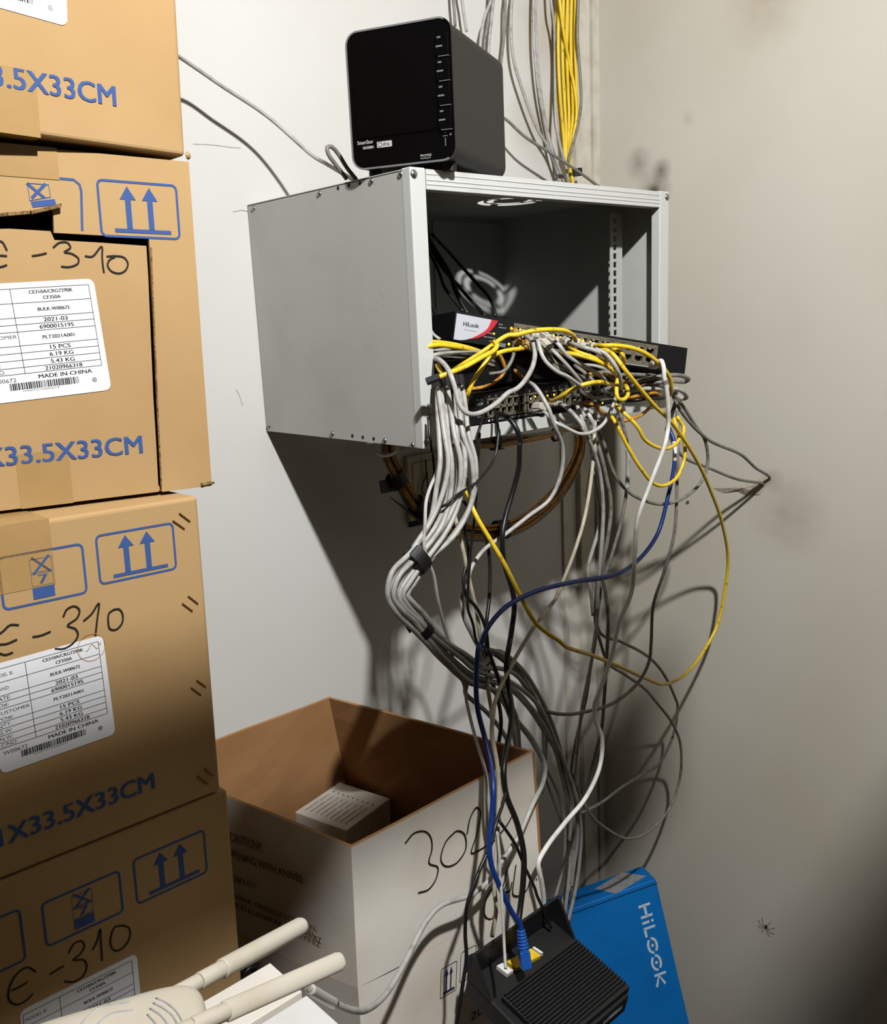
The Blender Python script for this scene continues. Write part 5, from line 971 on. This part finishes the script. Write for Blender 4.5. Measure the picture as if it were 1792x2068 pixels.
# logo, read downwards along the right edge
p0=fbx.px(1300,1840); p1=fbx.px(1338,1990); q1=fbx.px(1290,1828); 
ft_=Frame(fbx.pt(fbx.px(1291,1838)[0], fbx.px(1300,1826)[1]), -fbx.v, fbx.u); Lw=abs(fbx.px(1335,1992)[1]-fbx.px(1300,1826)[1]); hC=.030
g=Geo(); f3x=ft_.sub(0,0,0,.0)
def lstroke(pts,wd=.0062): stroke(g, ft_, [(a*Lw,b*hC) for a,b in pts], wd, .0006)
lstroke([(.015,0),(.015,1)]); lstroke([(.145,0),(.145,1)]); lstroke([(.015,.5),(.145,.5)]); lstroke([(.215,0),(.215,.62)]); lstroke([(.215,.78),(.215,.98)]); lstroke([(.285,0),(.285,1)]); lstroke([(.285,.1),(.385,.1)])
for cx in (.50,.71):
    for h0,h1 in ((-2.6,.1),(.55,3.2)):
        lstroke([(cx+.085*math.cos(h0+(h1-h0)*k/14),.42+.36*math.sin(h0+(h1-h0)*k/14)) for k in range(15)],.0058)
    g.disc(ft_,cx*Lw,.42*hC,.0036,.0002,.0007,12)
lstroke([(.855,0),(.855,1)]); lstroke([(.985,.75),(.865,.38),(.99,.0)])
link('maker_logo', g, M['whiteprint'], bb)
ftop=Frame(TRb,h2,-fbx.n); q=ftop.px; st=[q(1202,1795),q(1245,1805),q(1305,1769),q(1258,1762)]
link('top_sticker', Geo().prism(ftop, st, .0,.0005), M['papergrey'], bb)
fts=Frame(TRb,h2,-fbx.n)
# ================================================================ white router with antennas (near, bottom left)
A0=at(345,2013,D=.62); A1=at(612,1868,D=.745); B0=at(300,2112,D=.56); B1=at(692,1938,D=.70)
rc_=thing('wireless_router','off-white wireless router with two white antennas, at the bottom left','router',at(200,2110,D=.60))
Cc=at(352,1986,D=.62); uL=(at(105,2058,D=.60)-Cc).normalized(); wN=(at(425,2112,D=.56)-Cc).normalized()
ctr=Cc+uL*.062+wN*.050; fr_=Frame(ctr,-uL,-wN)
if fr_.n.dot(CAM_POS-ctr)<0: fr_=Frame(ctr,uL,-wN)
g=Geo(); NU,NV=48,20; vs_=[]; sg=lambda v,p: math.copysign(abs(v)**p,v)
for j in range(NV+1):
    ph=-math.pi/2+math.pi*j/NV
    for k in range(NU):
        t=2*math.pi*k/NU; vs_.append(fr_.pt(.066*sg(math.cos(ph),.42)*sg(math.cos(t),.36), .056*sg(math.cos(ph),.42)*sg(math.sin(t),.36), .015*sg(math.sin(ph),.7)-.013))
g.add(vs_,[(j*NU+k,j*NU+(k+1)%NU,(j+1)*NU+(k+1)%NU,(j+1)*NU+k) for j in range(NV) for k in range(NU)]); link('router_body', g, M['whiteplastic'], rc_, smooth=True)
from mathutils.bvhtree import BVHTree
bv=BVHTree.FromPolygons([tuple(v) for v in g.v], g.f)
for arc in ([(315,2016),(335,2025),(357,2044),(370,2066)],[(310,2026),(332,2038),(349,2052),(360,2072)],[(303,2037),(324,2050),(340,2070)],[(298,2049),(315,2068),(322,2080)],[(190,2075),(223,2048),(268,2040)],[(160,2072),(200,2036),(262,2024)]):
    pts=[]
    for x,y in arc:
        d=ray(x,y).normalized(); hit=bv.ray_cast(CAM_POS,d)
        if hit[0]: pts.append(hit[0])
    if len(pts)>1: link('embossed_arc', Geo().tube(smooth_path(pts,.003),.0007,6), M['papergrey'], rc_, smooth=True)
def antenna(a,b,r0,r1,fl):
    d=(b-a).normalized(); L=(b-a).length; o=link('antenna', Geo().tube([a+d*(L*.34),a+d*(L*.36),a+d*(L*.97),b],r1,24,taper=lambda t:1 if t<.9 else .82,flat=fl), M['whiteplastic'], rc_, smooth=True, bevel=.001)
    link('antenna_hinge', Geo().tube([a,a+d*L*.18],r0*.96,24).tube([a+d*L*.185,a+d*L*.35],r0*1.05,24), M['whiteplastic'], o, smooth=True, bevel=.0008); 
    link('hinge_pin', Geo().dome(a+d*L*.27-_f*r0*1.0,-_f,.0012,.0006), M['papergrey'], o); return o
antenna(A0,A1,.0058,.0072,1.0); antenna(B0,B1,.0056,.0070,.55)
# ================================================================ small white boxes, black coil and their supports
w1=thing('small_box','small glossy white box in front, below the flat white antenna','box',(-1.04,-.69,-.545))
link('box_body', Geo().box((-1.10,-.745,-.545),(-.990,-.641,-.5)), M['whiteclean'], w1, bevel=.0015)
link('lid', Geo().box((-1.101,-.746,-.515),(-.989,-.640,-.4995)), M['whiteclean'], w1, bevel=.001)
w2=thing('small_box','thin white box behind the glossy one, partly under the antennas','box',(-1.05,-.61,-.545))
link('box_body', Geo().box((-1.15,-.634,-.545),(-.992,-.575,-.497)), M['whiteclean'], w2, bevel=.0015)
link('lid', Geo().box((-1.151,-.635,-.510),(-.991,-.574,-.4965)), M['whitecard'], w2, bevel=.001)
tag(link('cardboard_box', Geo().box((-1.16,-.76,FL+.001),(-.996,-.58,-.546)), M['brown'], bevel=.003),'tall brown carton carrying the two small white boxes','box')
tag(link('cardboard_box', Geo().box((-1.42,-.99,FL+.001),(-1.17,-.775,-.375)), M['brown'], bevel=.003),'tall brown carton carrying the white router','box')
cc=at(498,1985,Y=-.47); g=Geo()
for k in range(7):
    R=.026+.0015*(k%3); pts=[cc+Vector((R*math.cos(t/20*6.283)*.55+.002*math.sin(k),.003*k-.012,R*math.sin(t/20*6.283)+.001*math.cos(k*2))) for t in range(21)]; g.tube(smooth_path(pts,.004),.0027,8)
tag(link('coiled_cord', g, M['black'], smooth=True),'coiled black cord between the brown stack and the open white carton','cable')
# spider and fly on the right wall
q=fwr.px
def bug(name,label,cat,x,y,r,legL,nl):
    a,b=q(x,y); t=thing(name,label,cat,fwr.pt(a,b,.001)); link('body', Geo().dome(fwr.pt(a,b,.0003),fwr.n,r,r).dome(fwr.pt(a,b+r*1.5,.0003),fwr.n,r*.6,r*.7), M['marker'], t, smooth=True)
    for k in range(nl):
        s=1 if k%2 else -1; an=(k//2-(nl/4-.5))*.7; e=(a+s*legL*math.cos(an),b+legL*math.sin(an)); m=(a+s*legL*.5*math.cos(an),b+legL*.5*math.sin(an))
        link('leg', Geo().tube([fwr.pt(a,b,.001),fwr.pt(m[0],m[1],.005),fwr.pt(e[0],e[1],.0004)],.00035,5), M['marker'], t)
bug('spider','small long-legged spider on the right wall, low down','spider',1548,1872,.003,.022,8); bug('fly','tiny dark fly on the right wall under the cabinet','fly',1390,1014,.0018,.004,6)
# scratches on the back wall
g=Geo()
for pts in (((390,291),(430,293),(470,298),(486,299)),((470,428),(490,425),(503,428)),((476,786),(484,800),(490,820))): stroke(g, fwp, curve2([fwp.px(*p) for p in pts]), .0012,.0003)
o=link('wall_scratches', g, M['papergrey']); o['kind']='structure'; o.name='trim_5'
